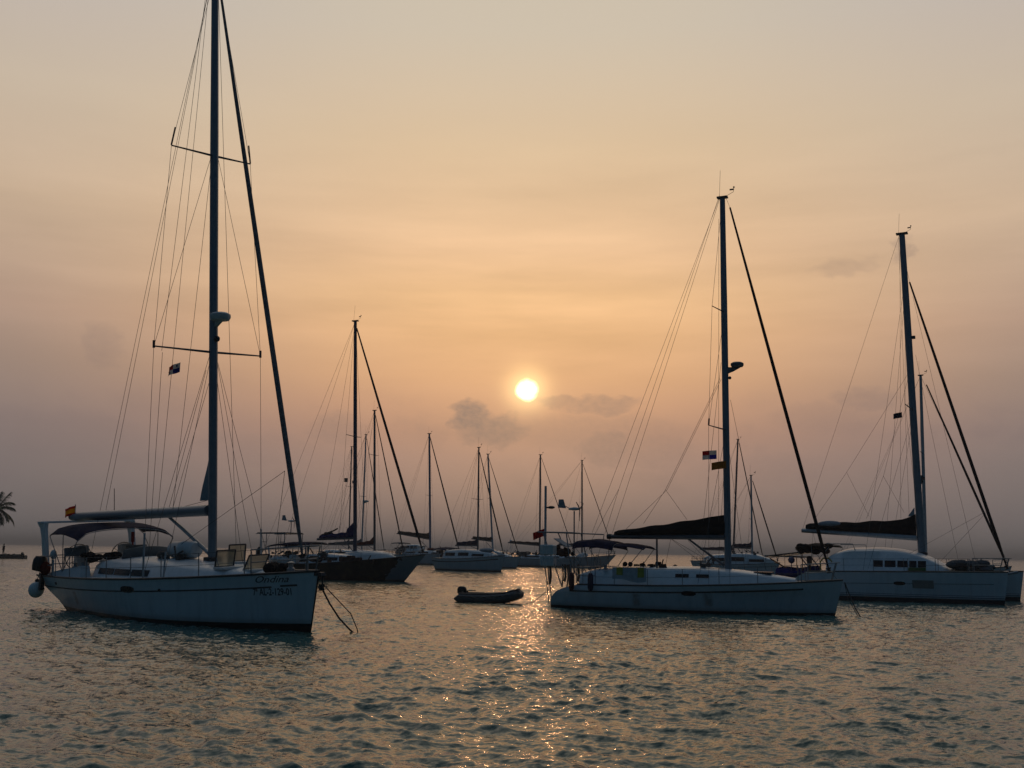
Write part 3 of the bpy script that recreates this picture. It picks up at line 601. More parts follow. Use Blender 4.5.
# rig
mast_part(A, 1.70, 1.6, 1.55, 19.2, .165, ALU, y0=0); mA = 1.62
MB().box((1.70, 0, 1.66), (.42, .34, .14)).build('mast_collar', DARKTRIM, A)
spreaders(A, mA, 7.50, 1.66, .22, ALUD, lift=.06, r=.035); spreaders(A, mA, 13.30, 1.26, .16, ALUD, lift=.08, r=.035)
bm = MB().tube([(1.52, 0, 3.02), (-3, -.16, 2.98), (-7.4, -.30, 2.97)], [.155, .16, .14], 14, ry=1.25); bm.build('boom', ALU, A)
MB().tube([(-7.4, -.30, 2.97), (-7.62, -.31, 2.95)], [.12, .08], 10).build('boom_end_fitting', DARKTRIM, A)
MB().tube([(1.56, 0, 1.80), (-.05, 0, 2.5), (-.95, 0, 2.86)], [.055, .055, .04], 8).build('boom_vang', ALUP, A)
MB().sheet([[(1.53-.55*(j/4)*(1-u)**1.0-.02*u, 0.02*math.sin(5*u+j), 3.30+1.42*u) for j in range(5)] for u in np.linspace(0, 1, 8)], .02).build('mainsail_clew', SAIL, A)
radar(A, 2.02, 8.45, .30); MB().tube([(1.68, 0, 7.85), (1.86, 0, 7.85)], .05).ball((1.84, 0, 7.86), .09).build('steaming_light', DARKTRIM, A)
MB().box((1.72, 0, 6.75), (.08, .1, .28)).build('deck_light', DARKTRIM, A)
furled_jib(A, (1.86, 0, 18.35), (6.22, 0, 1.85), .060, JIBB)
stays(A, mA, 0, [('forestay', (1.62, 0, 19.1), (1.86, 0, 18.35)), ('forestay', (6.22, 0, 1.85), (6.45, 0, 1.45)),
  ('backstay', (1.4, 0, 19.15), (-6.85, 0, 1.15)), ('topping_lift', (1.38, 0, 19.1), (-5.0, -.2, 3.15)),
  ('halyard', (1.32, -.1, 19.0), (.5, -1.0, 7.6)), ('halyard', (.55, -1.0, 7.55), (.3, -1.2, 1.7)), ('halyard', (1.35, -.06, 18.9), (.2, -.9, 3.0)), ('halyard', (1.36, .05, 13.3), (.1, -.4, 3.1)),
  ('lazy_jack', (1.42, -.1, 7.0), (-.85, -.06, 3.12)), ('lazy_jack', (1.42, .1, 7.0), (-.85, .06, 3.12)), ('halyard', (1.72, .05, 6.9), (2.9, .25, 1.6)), ('halyard', (1.74, 0, 18.6), (1.95, .6, 1.7)),
  ('sheet', (5.42, 0, 3.95), (.85, -.5, 2.1)), ('sheet', (5.42, 0, 3.95), (3.9, .6, 1.5)), ('sheet', (1.36, 0, 3.3), (-.3, -.03, 3.12)), ('sheet', (-.8, 0, 2.85), (1.3, -.2, 2.1))])
for sg in (-1, 1):
    s1 = (mA-.22, sg*1.66, 7.56); s2 = (mA-.16, sg*1.26, 13.36); ch = (1.26, sg*1.80, 1.22)
    stays(A, mA, 0, [('shroud', ch, s1), ('shroud', s1, s2), ('shroud', s2, (mA, sg*.08, 18.7)), ('shroud', s1, (mA, sg*.1, 13.3)), ('shroud', (1.05, sg*1.72, 1.22), (mA, sg*.1, 7.4)), ('shroud', (2.1, sg*1.62, 1.25), (mA+.05, sg*.1, 7.3))])
    MB().tube([ch, (1.27, sg*1.775, 2.45)], .028, 6).build('turnbuckle', ALUP, A); MB().tube([(2.1, sg*1.62, 1.25), (2.06, sg*1.55, 1.95)], .024, 6).build('turnbuckle', ALUP, A)
    MB().tube([(s2[0], s2[1], s2[2]+.03), (s2[0]+.05, s2[1]*.93, s2[2]+.56)], .024, 6).build('spreader_boot', DARKTRIM, A)
    MB().tube([(s1[0], s1[1], s1[2]-.05), (s1[0], s1[1], s1[2]+.16)], .035, 6).build('spreader_boot', DARKTRIM, A)
# bow: windlass, anchor, roller
MB().lathe([(.10, 0), (.10, .12), (.06, .16), (.06, .24), (.10, .27), (.02, .30)], (5.7, 0, 1.38), seg=12).build('windlass', STEEL, A)
bg = MB(); rnd = random.Random(9)
for i in range(9): bg.ball((5.2+rnd.uniform(-.25, .3), rnd.uniform(-.3, .3), 1.42+rnd.uniform(0, .16)), rnd.uniform(.10, .16), sc=(1.3, 1, .9), n=6, seg=8)
bg.build('sail_bag', BLACKC, A)
an = MB().prism([(6.7, -.07, 1.44), (7.12, -.07, 1.44), (7.16, -.07, 1.36), (6.7, -.07, 1.36)], (0, .14, 0)); an.tube([(6.9, 0, 1.40), (7.12, 0, 1.34), (7.07, 0, 1.08)], .022, 6)
an.prism([(7.07, -.07, 1.16), (7.02, -.03, 1.0), (6.97, -.06, 1.10)], (.01, .13, 0)); an.build('anchor', DARKTRIM, A)
p0 = Vector((6.98, 0, 1.16)); inv = A.matrix_basis.inverted(); p1 = inv @ Vector((-3.61, 25.75, -.12)); pm = p0.lerp(p1, .5)-Vector((0, 0, .18))
MB().tube([p0, p0.lerp(pm, .5)-Vector((0, 0, .05)), pm, pm.lerp(p1, .5)-Vector((0, 0, .02)), p1], .022, 6).build('anchor_chain', DARKTRIM, A)
MB().tube([p0+Vector((0, .06, .02)), p0.lerp(p1, .55)+Vector((.25, .1, .0)), p0.lerp(p1, .8)+Vector((.16, .06, -.04)), p1+Vector((-.02, 0, .02))], .013, 5).build('snubber_line', ROPE, A)
# things that hang from or are clamped to it
fe = thing('fender', 'round white ball fender hanging at the stern of the nearest yacht', 'fender', place(A, (-6.55, -1.76, .66)))
MB().ball((0, 0, 0), .24, sc=(1, 1, 1.08), n=14, seg=20).build('fender_ball', mat('white vinyl', (.8, .8, .79), .4, var=.06), fe); MB().lathe([(.05, .22), (.07, .30), (.04, .34)], seg=10).tube([(0, 0, .3), (.04, .1, .62)], .012, 5).build('fender_eye', DARKTRIM, fe)
ob = thing('outboard_motor', 'dark outboard motor with red cover clamped on the stern rail', 'outboard motor', place(A, (-6.15, -1.70, 1.32)), (0, 0, R(-46))); ob.scale = (1.0,)*3
MB().lathe([(.05, -.22), (.19, -.20), (.22, -.05), (.22, .14), (.17, .25), (.03, .28)], (-.08, -.1, .14), (0, .15, 1), 14).build('cowling', BLACKP, ob)
MB().ball((.18, 0, .02), .20, sc=(.9, .8, 1.1)).build('engine_cover', REDC, ob); MB().box((-.05, 0, -.38), (.16, .12, .52)).box((-.06, 0, -.62), (.34, .10, .08)).build('drive_leg', BLACKP, ob)
MB().tube([(.1, 0, .1), (.55, .1, .16)], .02, 6).build('tiller', BLACKP, ob)
pq = place(A, (-6.95, -.42, 3.04)); aft = A.matrix_basis.to_3x3() @ Vector((-1, -.12, 0)); upv = Vector((0, 0, 1))
flag('flag', 'red and yellow striped flag flying above the arch of the nearest yacht', pq, aft*.74+upv*-.10, upv*.30, lambda u, v: 1 if .25 < v < .75 else 0, [REDF, YELF], .05, 1.0)
MB().tube([(-6.95, -.42, 2.83), (-6.95, -.42, 3.38)], .012, 6).build('flagstaff', STEEL, A)
def panama(u, v):
    if u < .5: return 0 if v > .5 else 1
    return 2 if v > .5 else 0
def star(ob, o, du, dv, u, v, r, m):
    """a five-pointed star sewn on both faces of a quartered flag"""
    du, dv = Vector(du), Vector(dv); n = du.cross(dv).normalized(); e1, e2 = du.normalized(), dv.normalized(); mb = MB()
    c = du*u+dv*v+n*.05*u*math.sin(6.5*u+1.3*v+.4)
    for s_ in (-1, 1):
        pts = [c+n*s_*.012+e1*(r*(1 if i % 2 == 0 else .4))*math.sin(math.pi*i/5)+e2*(r*(1 if i % 2 == 0 else .4))*math.cos(math.pi*i/5) for i in range(10)]; mb.prism(pts, n*s_*.003)
    mb.build('star', m, ob)
pf = place(A, (1.62, -1.0, 6.86)); fl = flag('flag', 'small quartered red, white and blue flag under the lower spreader of the left yacht', pf, aft*.60+upv*-.06, upv*.27, panama, [WHITEF, BLUEF, REDF], .05, .4)
star(fl, pf, aft*.60+upv*-.06, upv*.27, .25, .75, .055, BLUEF); star(fl, pf, aft*.60+upv*-.06, upv*.27, .75, .25, .055, REDF)

# =============================================================== sloop in the middle right
Fy = thing('sailing_yacht', 'white sloop with long black boom cover and a towel on its lifelines, centre right', 'sailing yacht', (6.341, 38.275, 0), (R(.5), 0, R(-24)), MONO)
hF = Hull([(-.6, -3.9), (0, -4.72), (.15, -4.72), (.35, -4.68), (.55, -4.52), (.72, -4.25), (.86, -3.6)], [(-.6, 4.4), (0, 5.27), (1.2, 5.56)], (.86, .95, 1.2), 1.72, tw=.78, tm=.45)
hF.build(Fy, hull_mat('white hull with dark boot line', (0.60, 0.64, 0.66), 0.10, boot=(.015, .018, .022), stains=[(-1.3, .2, .62), (1.27, .25, .72)]))
hF.stripe(Fy, -3.9, 4.35, .20, .05, DARKTRIM)
hF.plate(Fy, .36, .86, .60, .76, GLASS, 'portlight')
cF = Cabin(hF, [(-3.6, 1.2, 1.28), (-3.1, 1.22, 1.42), (-1.4, 1.2, 1.50), (.6, 1.1, 1.52), (2.2, .88, 1.42), (3.3, .55, 1.28), (4.0, .25, 1.18)]); cF.build(Fy, WHITE)
for a, b in ((-.02, .46), (.72, 1.16)): cF.window(Fy, a, b, 1.20, 1.32)
rails(Fy, hF, -3.4, 4.2, 7, .58); pulpit(Fy, hF, 5.45, 4.3, .60); pushpit(Fy, hF, -3.75, -2.9, .62)
mast_part(Fy, 1.64, 1.5, 1.70, 15.3, .125, ALU); spreaders(Fy, 1.67, 6.5, 1.30, .34, ALUD, lift=.05, r=.03); spreaders(Fy, 1.69, 10.9, .95, .24, ALUD, lift=.05, r=.026)
MB().tube([(1.54, 0, 2.62), (-2.74, 0, 2.62)], [.09, .085], 10, ry=1.2).build('boom', ALUD, Fy)
sail_cover(Fy, -2.62, 1.56, 2.66, 2.70, .18, .74, .20, BLACKC, lump=.02)
MB().tube([(-2.74, 0, 2.62), (-2.9, 0, 2.62)], .10, 10).build('boom_end_fitting', DARKTRIM, Fy)
MB().tube([(1.5, 0, 1.62), (.2, 0, 2.56)], [.05, .035], 8).build('boom_vang', ALUD, Fy)
radar(Fy, 2.12, 8.88, .24, m=mat('grey plastic', (.16, .16, .17), .5)); MB().ball((1.84, 0, 8.42), .06).build('steaming_light', DARKTRIM, Fy)
furled_jib(Fy, (1.98, 0, 14.9), (5.10, 0, 1.62), .054, JIBM)
stays(Fy, 1.67, 0, [('forestay', (1.8, 0, 15.4), (1.98, 0, 14.9)), ('forestay', (5.10, 0, 1.6), (5.4, 0, 1.2)), ('backstay', (1.6, 0, 15.45), (-2.4, -.1, 4.4)), ('backstay', (-2.4, -.1, 4.4), (-4.0, -1.15, .9)), ('backstay', (-2.4, -.1, 4.4), (-4.0, 1.15, .9)),
  ('backstay', (1.6, .05, 15.4), (-3.4, -.3, 2.75)), ('topping_lift', (1.6, 0, 15.3), (-2.7, 0, 2.75)), ('halyard', (1.56, -.05, 14.5), (1.40, -.3, 3.2)), ('halyard', (1.55, -.08, 9.0), (.9, -.5, 3.2)),
  ('lazy_jack', (1.5, -.1, 8.4), (-.6, -.1, 4.35)), ('lazy_jack', (-.6, -.1, 4.35), (-1.45, -.12, 3.1)), ('lazy_jack', (-.6, -.1, 4.35), (.2, -.12, 3.25)), ('lazy_jack', (1.5, .1, 8.4), (-.6, .1, 4.35)), ('lazy_jack', (-.6, .1, 4.35), (-2.2, .12, 2.9)), ('halyard', (1.85, 0, 7.6), (2.9, .4, 1.5)),
  ('sheet', (-.45, 0, 2.56), (.9, -.3, 1.6)), ('sheet', (-.45, 0, 2.56), (1.2, .3, 1.6)), ('sheet', (-.45, 0, 2.56), (-.6, -.2, 1.6)), ('sheet', (.2, 0, 2.5), (1.1, 0, 1.6))])
for sg in (-1, 1):
    s1 = (1.33, sg*1.30, 6.55); s2 = (1.45, sg*.95, 10.95); ch = (1.3, sg*1.55, 1.0)
    stays(Fy, 1.67, 0, [('shroud', ch, s1), ('shroud', s1, s2), ('shroud', s2, (1.7, sg*.06, 15.2)), ('shroud', s1, (1.68, sg*.07, 10.7)), ('shroud', (.9, sg*1.5, 1.0), (1.66, sg*.07, 6.4)), ('shroud', (2.0, sg*1.4, 1.03), (1.68, sg*.07, 6.35))])
    MB().tube([(s1[0], s1[1], s1[2]), (s1[0]+.02, s1[1], s1[2]+.24)], .03, 6).build('spreader_boot', DARKTRIM, Fy)
MB().tube([(-.72, -.9, 1.5), (-.72, -.9, 2.55)], .035, 8).build('danbuoy', ALUD, Fy)
# cockpit gear: bimini, stern gantry, turbine, life-raft cases
bimini(Fy, -3.95, -2.4, .98, 2.52, 2.22, NAVY, slope=-.05, zdeck=1.0, droop=.1)
MB().sheet([[(-2.5+1.25*f, y, 2.36+.05*math.sin(3.1*f)-.10*f-.12*(y/.8)**2) for y in np.linspace(-.8, .8, 9)] for f in np.linspace(0, 1, 8)], .02).build('bimini_extension', NAVY, Fy)
MB().tube([(-1.28, -.75, 2.2), (-2.0, -.9, 1.3)], .014, 6).tube([(-1.28, .75, 2.2), (-2.0, .9, 1.3)], .014, 6).build('bimini_frame', STEEL, Fy)
ga = MB(); ga.tube([(-5.45, -.75, 2.76), (-3.95, -.75, 2.74)], .028, 7); ga.tube([(-5.45, .75, 2.76), (-3.3, .75, 2.70), (-3.3, .75, 2.45)], .024, 7); ga.tube([(-5.45, -.75, 2.76), (-5.45, .75, 2.76)], .028, 7); ga.tube([(-4.3, -.75, 2.75), (-4.3, .75, 2.75)], .024, 7)
for sg in (-1, 1): ga.tube([(-3.9, sg*1.05, .9), (-4.25, sg*.8, 2.74)], .024, 7); ga.tube([(-4.35, sg*1.0, .8), (-5.2, sg*.8, 2.74)], .022, 7); ga.tube([(-4.2, sg*1.0, 1.3), (-4.9, sg*.8, 2.2)], .016, 6)
ga.build('stern_gantry', STEEL, Fy)
gp = MB().tube([(-5.46, .1, 1.4), (-5.46, .1, 4.55)], .05, 8); gp.build('gantry_pole', ALUP, Fy); MB().ball((-5.22, .1, 3.72), .10, sc=(1.5, 1, .6)).tube([(-5.46, .1, 3.72), (-5.22, .1, 3.70)], .03, 6).build('searchlight', DARKTRIM, Fy)
wind_turbine(Fy, -4.27, .1, 1.2, 3.58, 0.0, .8)
sp_ = MB().sheet([[(-4.95+.5*f, y, 2.52-.30*f) for y in (-.3, .3)] for f in (0, .5, 1)], .03); sp_.build('tilted_panel', SAIL, Fy)
for zc in (2.10, 1.68):
    lc = MB().box((-4.95, -.86, zc), (.54, .34, .38))
    for q in (-.14, .0, .14): lc.box((-4.95+q, -1.035, zc), (.03, .02, .34))
    lc.build('liferaft_case', PLAST, Fy)
db = MB(); rnd = random.Random(8)
for i in range(9): db.ball((-4.55+rnd.uniform(-.3, .3), rnd.uniform(-.4, .4), 2.06+rnd.uniform(-.14, .14)), rnd.uniform(.08, .16), n=6, seg=8)
db.build('gear_bag', BROWNC, Fy)
hr = MB(); rnd = random.Random(4)
for i in range(7):
    x = -5.0+.14*i+rnd.uniform(-.05, .05); y = rnd.uniform(-.8, .2); MB().tube([(x, y, 1.55), (x+.03, y, 1.1), (x-.02, y, .62+rnd.uniform(0, .35))], rnd.choice([.018, .05, .03]), 6).build('hanging_rope', ROPE, Fy)
MB().tube([(-5.2, -.6, 1.6), (-5.0, -.6, .05)], .02, 6).tube([(-5.2, -.3, 1.6), (-5.0, -.3, .05)], .02, 6).build('boarding_ladder', STEEL, Fy)

clutter(Fy, 'cockpit_gear', 22, -2.1, -.4, -.9, .5, 1.50, 1.62, .05, .10, BLACKC, 12)
for x in (-1.95, -1.75): MB().ball((x, -.8, 1.62), .09).build('cockpit_gear', BLACKC, Fy)
wheel(Fy, -3.3, 0, 1.5, .42)
for sg in (-1, 1): winch(Fy, -2.6, sg*1.1, 1.42)
clutter(Fy, 'coiled_rope', 9, .6, 1.6, -.4, .4, 1.58, 1.68, .06, .12, ROPE, 2)
MB().box((2.9, 0, 1.40), (.6, .6, .06)).build('deck_hatch', GLASS, Fy)
fa = Fy.matrix_basis.to_3x3() @ Vector((1, .05, 0))
pF = MB().tube([(5.62, 0, 1.14), (5.72, 0, .85), (5.95, -.15, .3), (6.25, -.3, -.2)], .02, 6); pF.tube([(5.62, 0, 1.14), (5.70, .02, .6), (6.05, -.1, .0)], .013, 5); pF.build('anchor_chain', DARKTRIM, Fy)
# hung over its side
def hang_fender(label, p, m):
    f = thing('fender', label, 'fender', p); MB().lathe([(.02, -.34), (.07, -.31), (.105, -.2), (.105, .2), (.07, .30), (.02, .33)], seg=14).build('fender_body', m, f); MB().tube([(0, 0, .32), (0, .12, .55)], .012, 5).build('lanyard', ROPE, f); return f
hang_fender('dark red fender slung at the stern quarter of the middle sloop', place(Fy, (-3.75, -1.56, .98)), mat('maroon vinyl', (.10, .014, .016), .6))
hang_fender('navy blue fender slung just forward of the dark red one', place(Fy, (-2.98, -1.66, .98)), mat('navy vinyl', (.012, .016, .05), .6))
tw = MB(); g = []
for i in range(17):
    x = -2.15+1.25*i/16; col_ = []
    for j in range(7): col_.append((x, -1.66-.03*math.sin(9*x)*(j/6)-.02*j/6, 1.52-(.46+.06*math.sin(4*x))*j/6))
    g.append(col_)
tw.sheet(g, .012)
for q in range(16*6):
    i = q//6; c = 1 if i in (2, 3, 4, 12, 13, 14) and (q % 6) < 4 else 0; tw.m[2*q] = c; tw.m[2*q+1] = c
to = tw.build('beach_towel', [mat('pale blue towel', (.36, .42, .46), .95, var=.15), mat('yellow green towel', (.28, .30, .05), .95, var=.2)]); to.matrix_basis = Fy.matrix_basis
tag(to, 'pale towel with yellow green patches drying on the lifeline of the middle sloop', 'towel')
aF = Fy.matrix_basis.to_3x3() @ Vector((-1, -.1, 0))
p2 = place(Fy, (1.55, -1.10, 5.36))
f2 = flag('flag', 'white, red and blue quartered flag beneath the lower spreader of the middle sloop', p2, aF*.50+upv*-.02, upv*.31, panama, [WHITEF, cloth(mat('flag violet blue', (.10, .08, .55), .85)), REDF], .04, .2)
p3 = place(Fy, (1.72, -.38, 5.08)); flag('flag', 'small plain orange yellow courtesy flag beside the mast of the middle sloop', p3, aF*.52+upv*-.06, upv*.27, lambda u, v: 0, [cloth(mat('dull flag yellow', (.42, .25, .04), .9))], .06, .9)
p4 = place(Fy, (-5.5, .1, 2.62)); flag('flag', 'dark red ensign at the stern pole of the middle sloop', p4, aF*.46+upv*-.16, upv*.28, lambda u, v: 0, [cloth(mat('ensign red', (.40, .02, .025), .85))], .07, 2.0)

# =============================================================== catamaran on the right
H = thing('catamaran', 'white sailing catamaran with curved cabin and black boom cover, far right', 'catamaran', (18.269, 51.704, 0), (0, 0, R(-28)))
hmC = hull_mat('catamaran hull with stripes', (0.62, 0.66, 0.69), 0.20, boot=(.014, .017, .024), stripe=[(.25, .28, (.05, .07, .11)), (.34, .36, (.07, .09, .13))])
for sg in (-1, 1):
    h_ = Hull([(-.5, -4.4), (0, -5.2), (.30, -5.4), (.42, -5.0), (.70, -4.1), (1.0, -3.4), (1.28, -2.9)], [(-.5, 5.2+.4*(sg > 0)), (0, 5.58+.45*(sg > 0)), (1.42, 5.80+.45*(sg > 0))], (1.28, 1.36, 1.42), .72, tw=.82, tm=.4, y0=sg*2.55, full=2.8, wlr=.90); h_.build(H, hmC)
    if sg < 0:
        hC = h_
hC.plate(H, 1.05, 1.55, .76, .92, GLASS, 'portlight'); hC.plate(H, 1.85, 2.75, .64, 1.0, mat('frosted window', (.20, .20, .19), .5), 'hull_window', r=0)
hC.stripe(H, -2.8, 5.2, .52, .018, GREYC, 'styling_line')
# bridge deck, cabin and foredeck
MB().box((-.55, 0, 1.0), (5.0, 3.8, .62)).build('bridge_deck', WHITE, H)
class Plain:
    def deck_z(s, x): return 1.36
cH = Cabin(Plain(), [(-2.2, 2.15, 1.95), (-1.9, 2.2, 2.16), (-1.2, 2.2, 2.36), (0, 2.15, 2.40), (1.0, 2.0, 2.34), (1.9, 1.75, 2.16), (2.6, 1.5, 1.86), (3.3, 1.2, 1.44)])
cH.build(H, WHITE, 'cabin', crown=.10)
for a, b in ((.0, .42), (.50, .98), (1.06, 1.50), (1.57, 1.88), (1.94, 2.28)): cH.window(H, a, b, 1.56, 1.86, sg=-1); cH.window(H, a, b, 1.56, 1.86, sg=1)
for i in range(3): MB().sheet([[(2.40+.5*f, -1.0+.72*i+.6*u, 1.92-.34*f) for u in (0, 1)] for f in (0, 1)], .02).build('window', GLASS, H)
MB().box((1.95, -2.05, 1.47), (.75, .22, .16)).build('stowed_cushion', mat('green cushion', (.035, .10, .03), .9), H)
MB().tube([(5.55, -2.55, 1.36), (5.55, 2.55, 1.36)], .09, 10).build('crossbeam', ALU, H)
MB().tube([(5.55, -.15, 1.3), (6.1, 0, 1.42)], .06, 8).build('bowsprit', ALU, H)
tr = MB()
for y in np.linspace(-1.8, 1.8, 19): tr.tube([(3.3, y, 1.32), (5.5, y, 1.32)], .012, 4)
for x in np.linspace(3.4, 5.4, 11): tr.tube([(x, -1.85, 1.32), (x, 1.85, 1.32)], .012, 4)
tr.build('trampoline_net', DARKTRIM, H)
sb = MB(); rnd = random.Random(21)
for i in range(30): sb.ball((rnd.uniform(3.4, 5.0), rnd.uniform(-1.2, .8), 1.48+rnd.uniform(0, .32)), rnd.uniform(.12, .22), sc=(1.7, 1.2, .8), n=6, seg=9)
sb.build('stowed_sail', GREYC, H)
rails(H, hC, -2.5, 4.2, 6, .60); 
hC2 = Hull(hC.stern, hC.bow, hC.fb3, hC.hb, .82, .4, y0=2.55, full=2.8, wlr=.9); rails(H, hC2, -2.5, 4.2, 6, .60)
for hh in (hC, hC2): pulpit(H, hh, 5.7, 4.4, .62)
mast_part(H, 1.95, 2.1, 1.72, 18.3, .175, ALU); MB().box((1.95, 0, 2.2), (.5, .4, .16)).build('mast_collar', DARKTRIM, H)
spreaders(H, 1.84, 9.25, 1.8, .12, ALUD, lift=.05, r=.035)
MB().tube([(1.75, 0, 2.95), (-3.75, 0, 3.30)], [.13, .11], 10, ry=1.3).build('boom', ALUP, H)
sail_cover(H, -3.55, 1.74, 3.36, 3.02, .30, .86, .30, BLACKC, neck=.25, lump=.03)
MB().ball((-2.35, 0, 3.62), .26, sc=(2.4, .8, .66)).build('mainsail_peak', SAIL, H)
MB().sheet([[(1.70-.16*(1-u)*j, .02*j, 4.0+.42*u) for j in range(3)] for u in (0, .5, 1)], .03).build('mainsail_head', SAIL, H)
fg_ = MB().sheet(wavy((1.50, -1.35, 8.72), (-.40, 0, -.06), (0, 0, .26), 8, 4, .05), .012); fg_.build('pennant', NAVY, H)
furled_jib(H, (1.98, 0, 15.75), (5.62, 0, 1.72), .068, JIBM); wire('forestay', (1.80, 0, 17.0), (1.98, 0, 15.75), .008, WIREM, H)
MB().box((2.0, 0, 12.9), (.25, .1, .16)).build('steaming_light', DARKTRIM, H)
stays(H, 1.9, 0, [('topping_lift', (1.6, 0, 18.3), (-3.7, 0, 3.4)), ('halyard', (1.55, 0, 18.2), (1.5, -.4, 4.0)), ('halyard', (1.58, .1, 17.6), (1.1, -.3, 3.9)),
   ('lazy_jack', (1.7, -.2, 11.0), (-1.4, -.2, 6.2)), ('lazy_jack', (-1.4, -.2, 6.2), (-3.1, -.2, 3.8)), ('lazy_jack', (-1.4, -.2, 6.2), (-.4, -.2, 4.0)), ('lazy_jack', (1.7, .2, 11.0), (.3, .2, 6.0)), ('lazy_jack', (.3, .2, 6.0), (1.2, .2, 4.2)), ('lazy_jack', (.3, .2, 6.0), (-.6, .2, 3.9)),
   ('sheet', (5.0, .2, 4.3), (1.6, -1.7, 2.2)), ('sheet', (5.0, .2, 4.3), (2.4, 1.5, 1.6)), ('halyard', (2.1, 0, 12), (3.6, .3, 1.5)), ('halyard', (2.1, 0, 15), (4.4, -.3, 1.5)), ('sheet', (-3.2, 0, 3.2), (-3.1, -1.2, 1.6)), ('sheet', (-3.2, 0, 3.2), (-3.1, 1.2, 1.6)), ('sheet', (-3.7, .0, 3.3), (-9.2, -.6, 1.2))][:-1])
for sg in (-1, 1):
    s1 = (1.72, sg*1.8, 9.3); ch = (-.3, sg*3.1, 1.4)
    stays(H, 1.9, 0, [('shroud', ch, (1.78, sg*.1, 15.9)), ('shroud', (1.9, sg*.1, 3.2), s1), ('shroud', s1, (1.78, sg*.1, 15.6)), ('shroud', (-.1, sg*3.1, 1.4), (1.85, sg*.1, 9.0))])
# cockpit roof, davits with solar panel, dinghy on the davits
bimini(H, -3.7, -2.1, 1.9, 2.66, 2.52, BLACKC, zdeck=1.5, droop=.2, slope=.05)
fo = MB(); rnd = random.Random(14)
for i in range(16): fo.ball((rnd.uniform(-3.65, -2.1), rnd.uniform(-1.9, -1.2), 2.46+rnd.uniform(-.26, .06)), rnd.uniform(.10, .21), sc=(1.5, .8, 1), n=6, seg=8)
fo.build('rolled_side_curtain', BLACKC, H)
MB().tube([(-2.2, -1.8, 2.62), (-.95, -1.8, 2.62), (-.85, -1.8, 2.3)], .02, 6).tube([(-2.2, 1.8, 2.62), (-.95, 1.8, 2.62), (-.85, 1.8, 2.3)], .02, 6).build('bimini_frame', STEEL, H)
for sg in (-1, 1): MB().tube([(-3.0, sg*1.2, 1.2), (-3.6, sg*1.2, 1.95), (-5.4, sg*1.2, 2.0)], .035, 8).build('davit', STEEL, H)
MB().sheet([[(-5.35+1.9*f, y, 1.96+.24*f) for y in np.linspace(-1.4, 1.4, 5)] for f in np.linspace(0, 1, 5)], .07).build('solar_panel', SOLARM, H)
MB().ball((-3.98, -1.5, 1.80), .17).tube([(-3.98, -1.5, 1.2), (-3.98, -1.5, 1.66)], .022, 6).build('satellite_dome', mat('blue plastic', (.03, .05, .14), .5), H)
MB().tube([(-5.1, -1.3, 1.86), (-4.2, -1.3, 1.34)], .035, 7).build('boathook', ORANGE, H)
MB().tube([(-3.7, -1.6, 1.3), (-3.7, -1.6, 2.0)], .02, 6).tube([(-3.4, -1.7, 1.3), (-3.4, -1.7, 2.1)], .025, 6).build('rod_holder', ORANGE, H)
ot = MB().lathe([(.04, -.2), (.12, -.18), (.14, .1), (.10, .18), (.02, .2)], (-2.95, -2.2, 1.82), seg=12).box((-2.95, -2.2, 1.48), (.10, .10, .5)); ot.build('grill', BROWNC, H)
sx = MB().tube([(-2.35, -2.6, 1.40), (-2.35, -2.6, 1.75), (-2.2, -2.6, 1.92), (-1.95, -2.6, 1.92), (-1.8, -2.6, 1.75)], .035, 8); sx.build('grab_rail', mat('yellow rail cover', (.35, .26, .03), .7), H)
dd = thing('dinghy', 'small tender under a bright blue cover hung on the stern davits of the catamaran', 'dinghy', place(H, (-3.75, -.9, 1.16)), (0, 0, R(-28)))
rr = []
for i in range(15):
    f = i/14; x = -1.05+2.1*f; w = .70*(1-max(0, (f-.55)/.45)**2.2)*(.85+.15*min(1, f*6)); w = max(w, .08); zt = .26+.10*f; rr.append([(x, w*math.cos(t), (zt if math.sin(t) > 0 else .34)*math.sin(t)*(1 if math.sin(t) > 0 else .8)+.04*math.sin(9*f)*max(0, math.sin(t))) for t in [2*math.pi*j/14 for j in range(14)]])
MB().loft(rr).build('dinghy_cover', mat('bright blue canvas', (.012, .020, .16), .9, var=.25, scale=5, bump=.3), dd)
MB().loft([[(p[0]*.95, p[1]*.9, -.08-.16*abs(math.sin(math.pi*j/13))) for j, p in enumerate(r_)] for r_ in rr]).build('dinghy_hull', GREYR, dd)
for x in (-.7, .7): MB().tube([(x, 0, .3), (x, -.0, .95)], .012, 5).build('davit_fall', ROPE, dd)

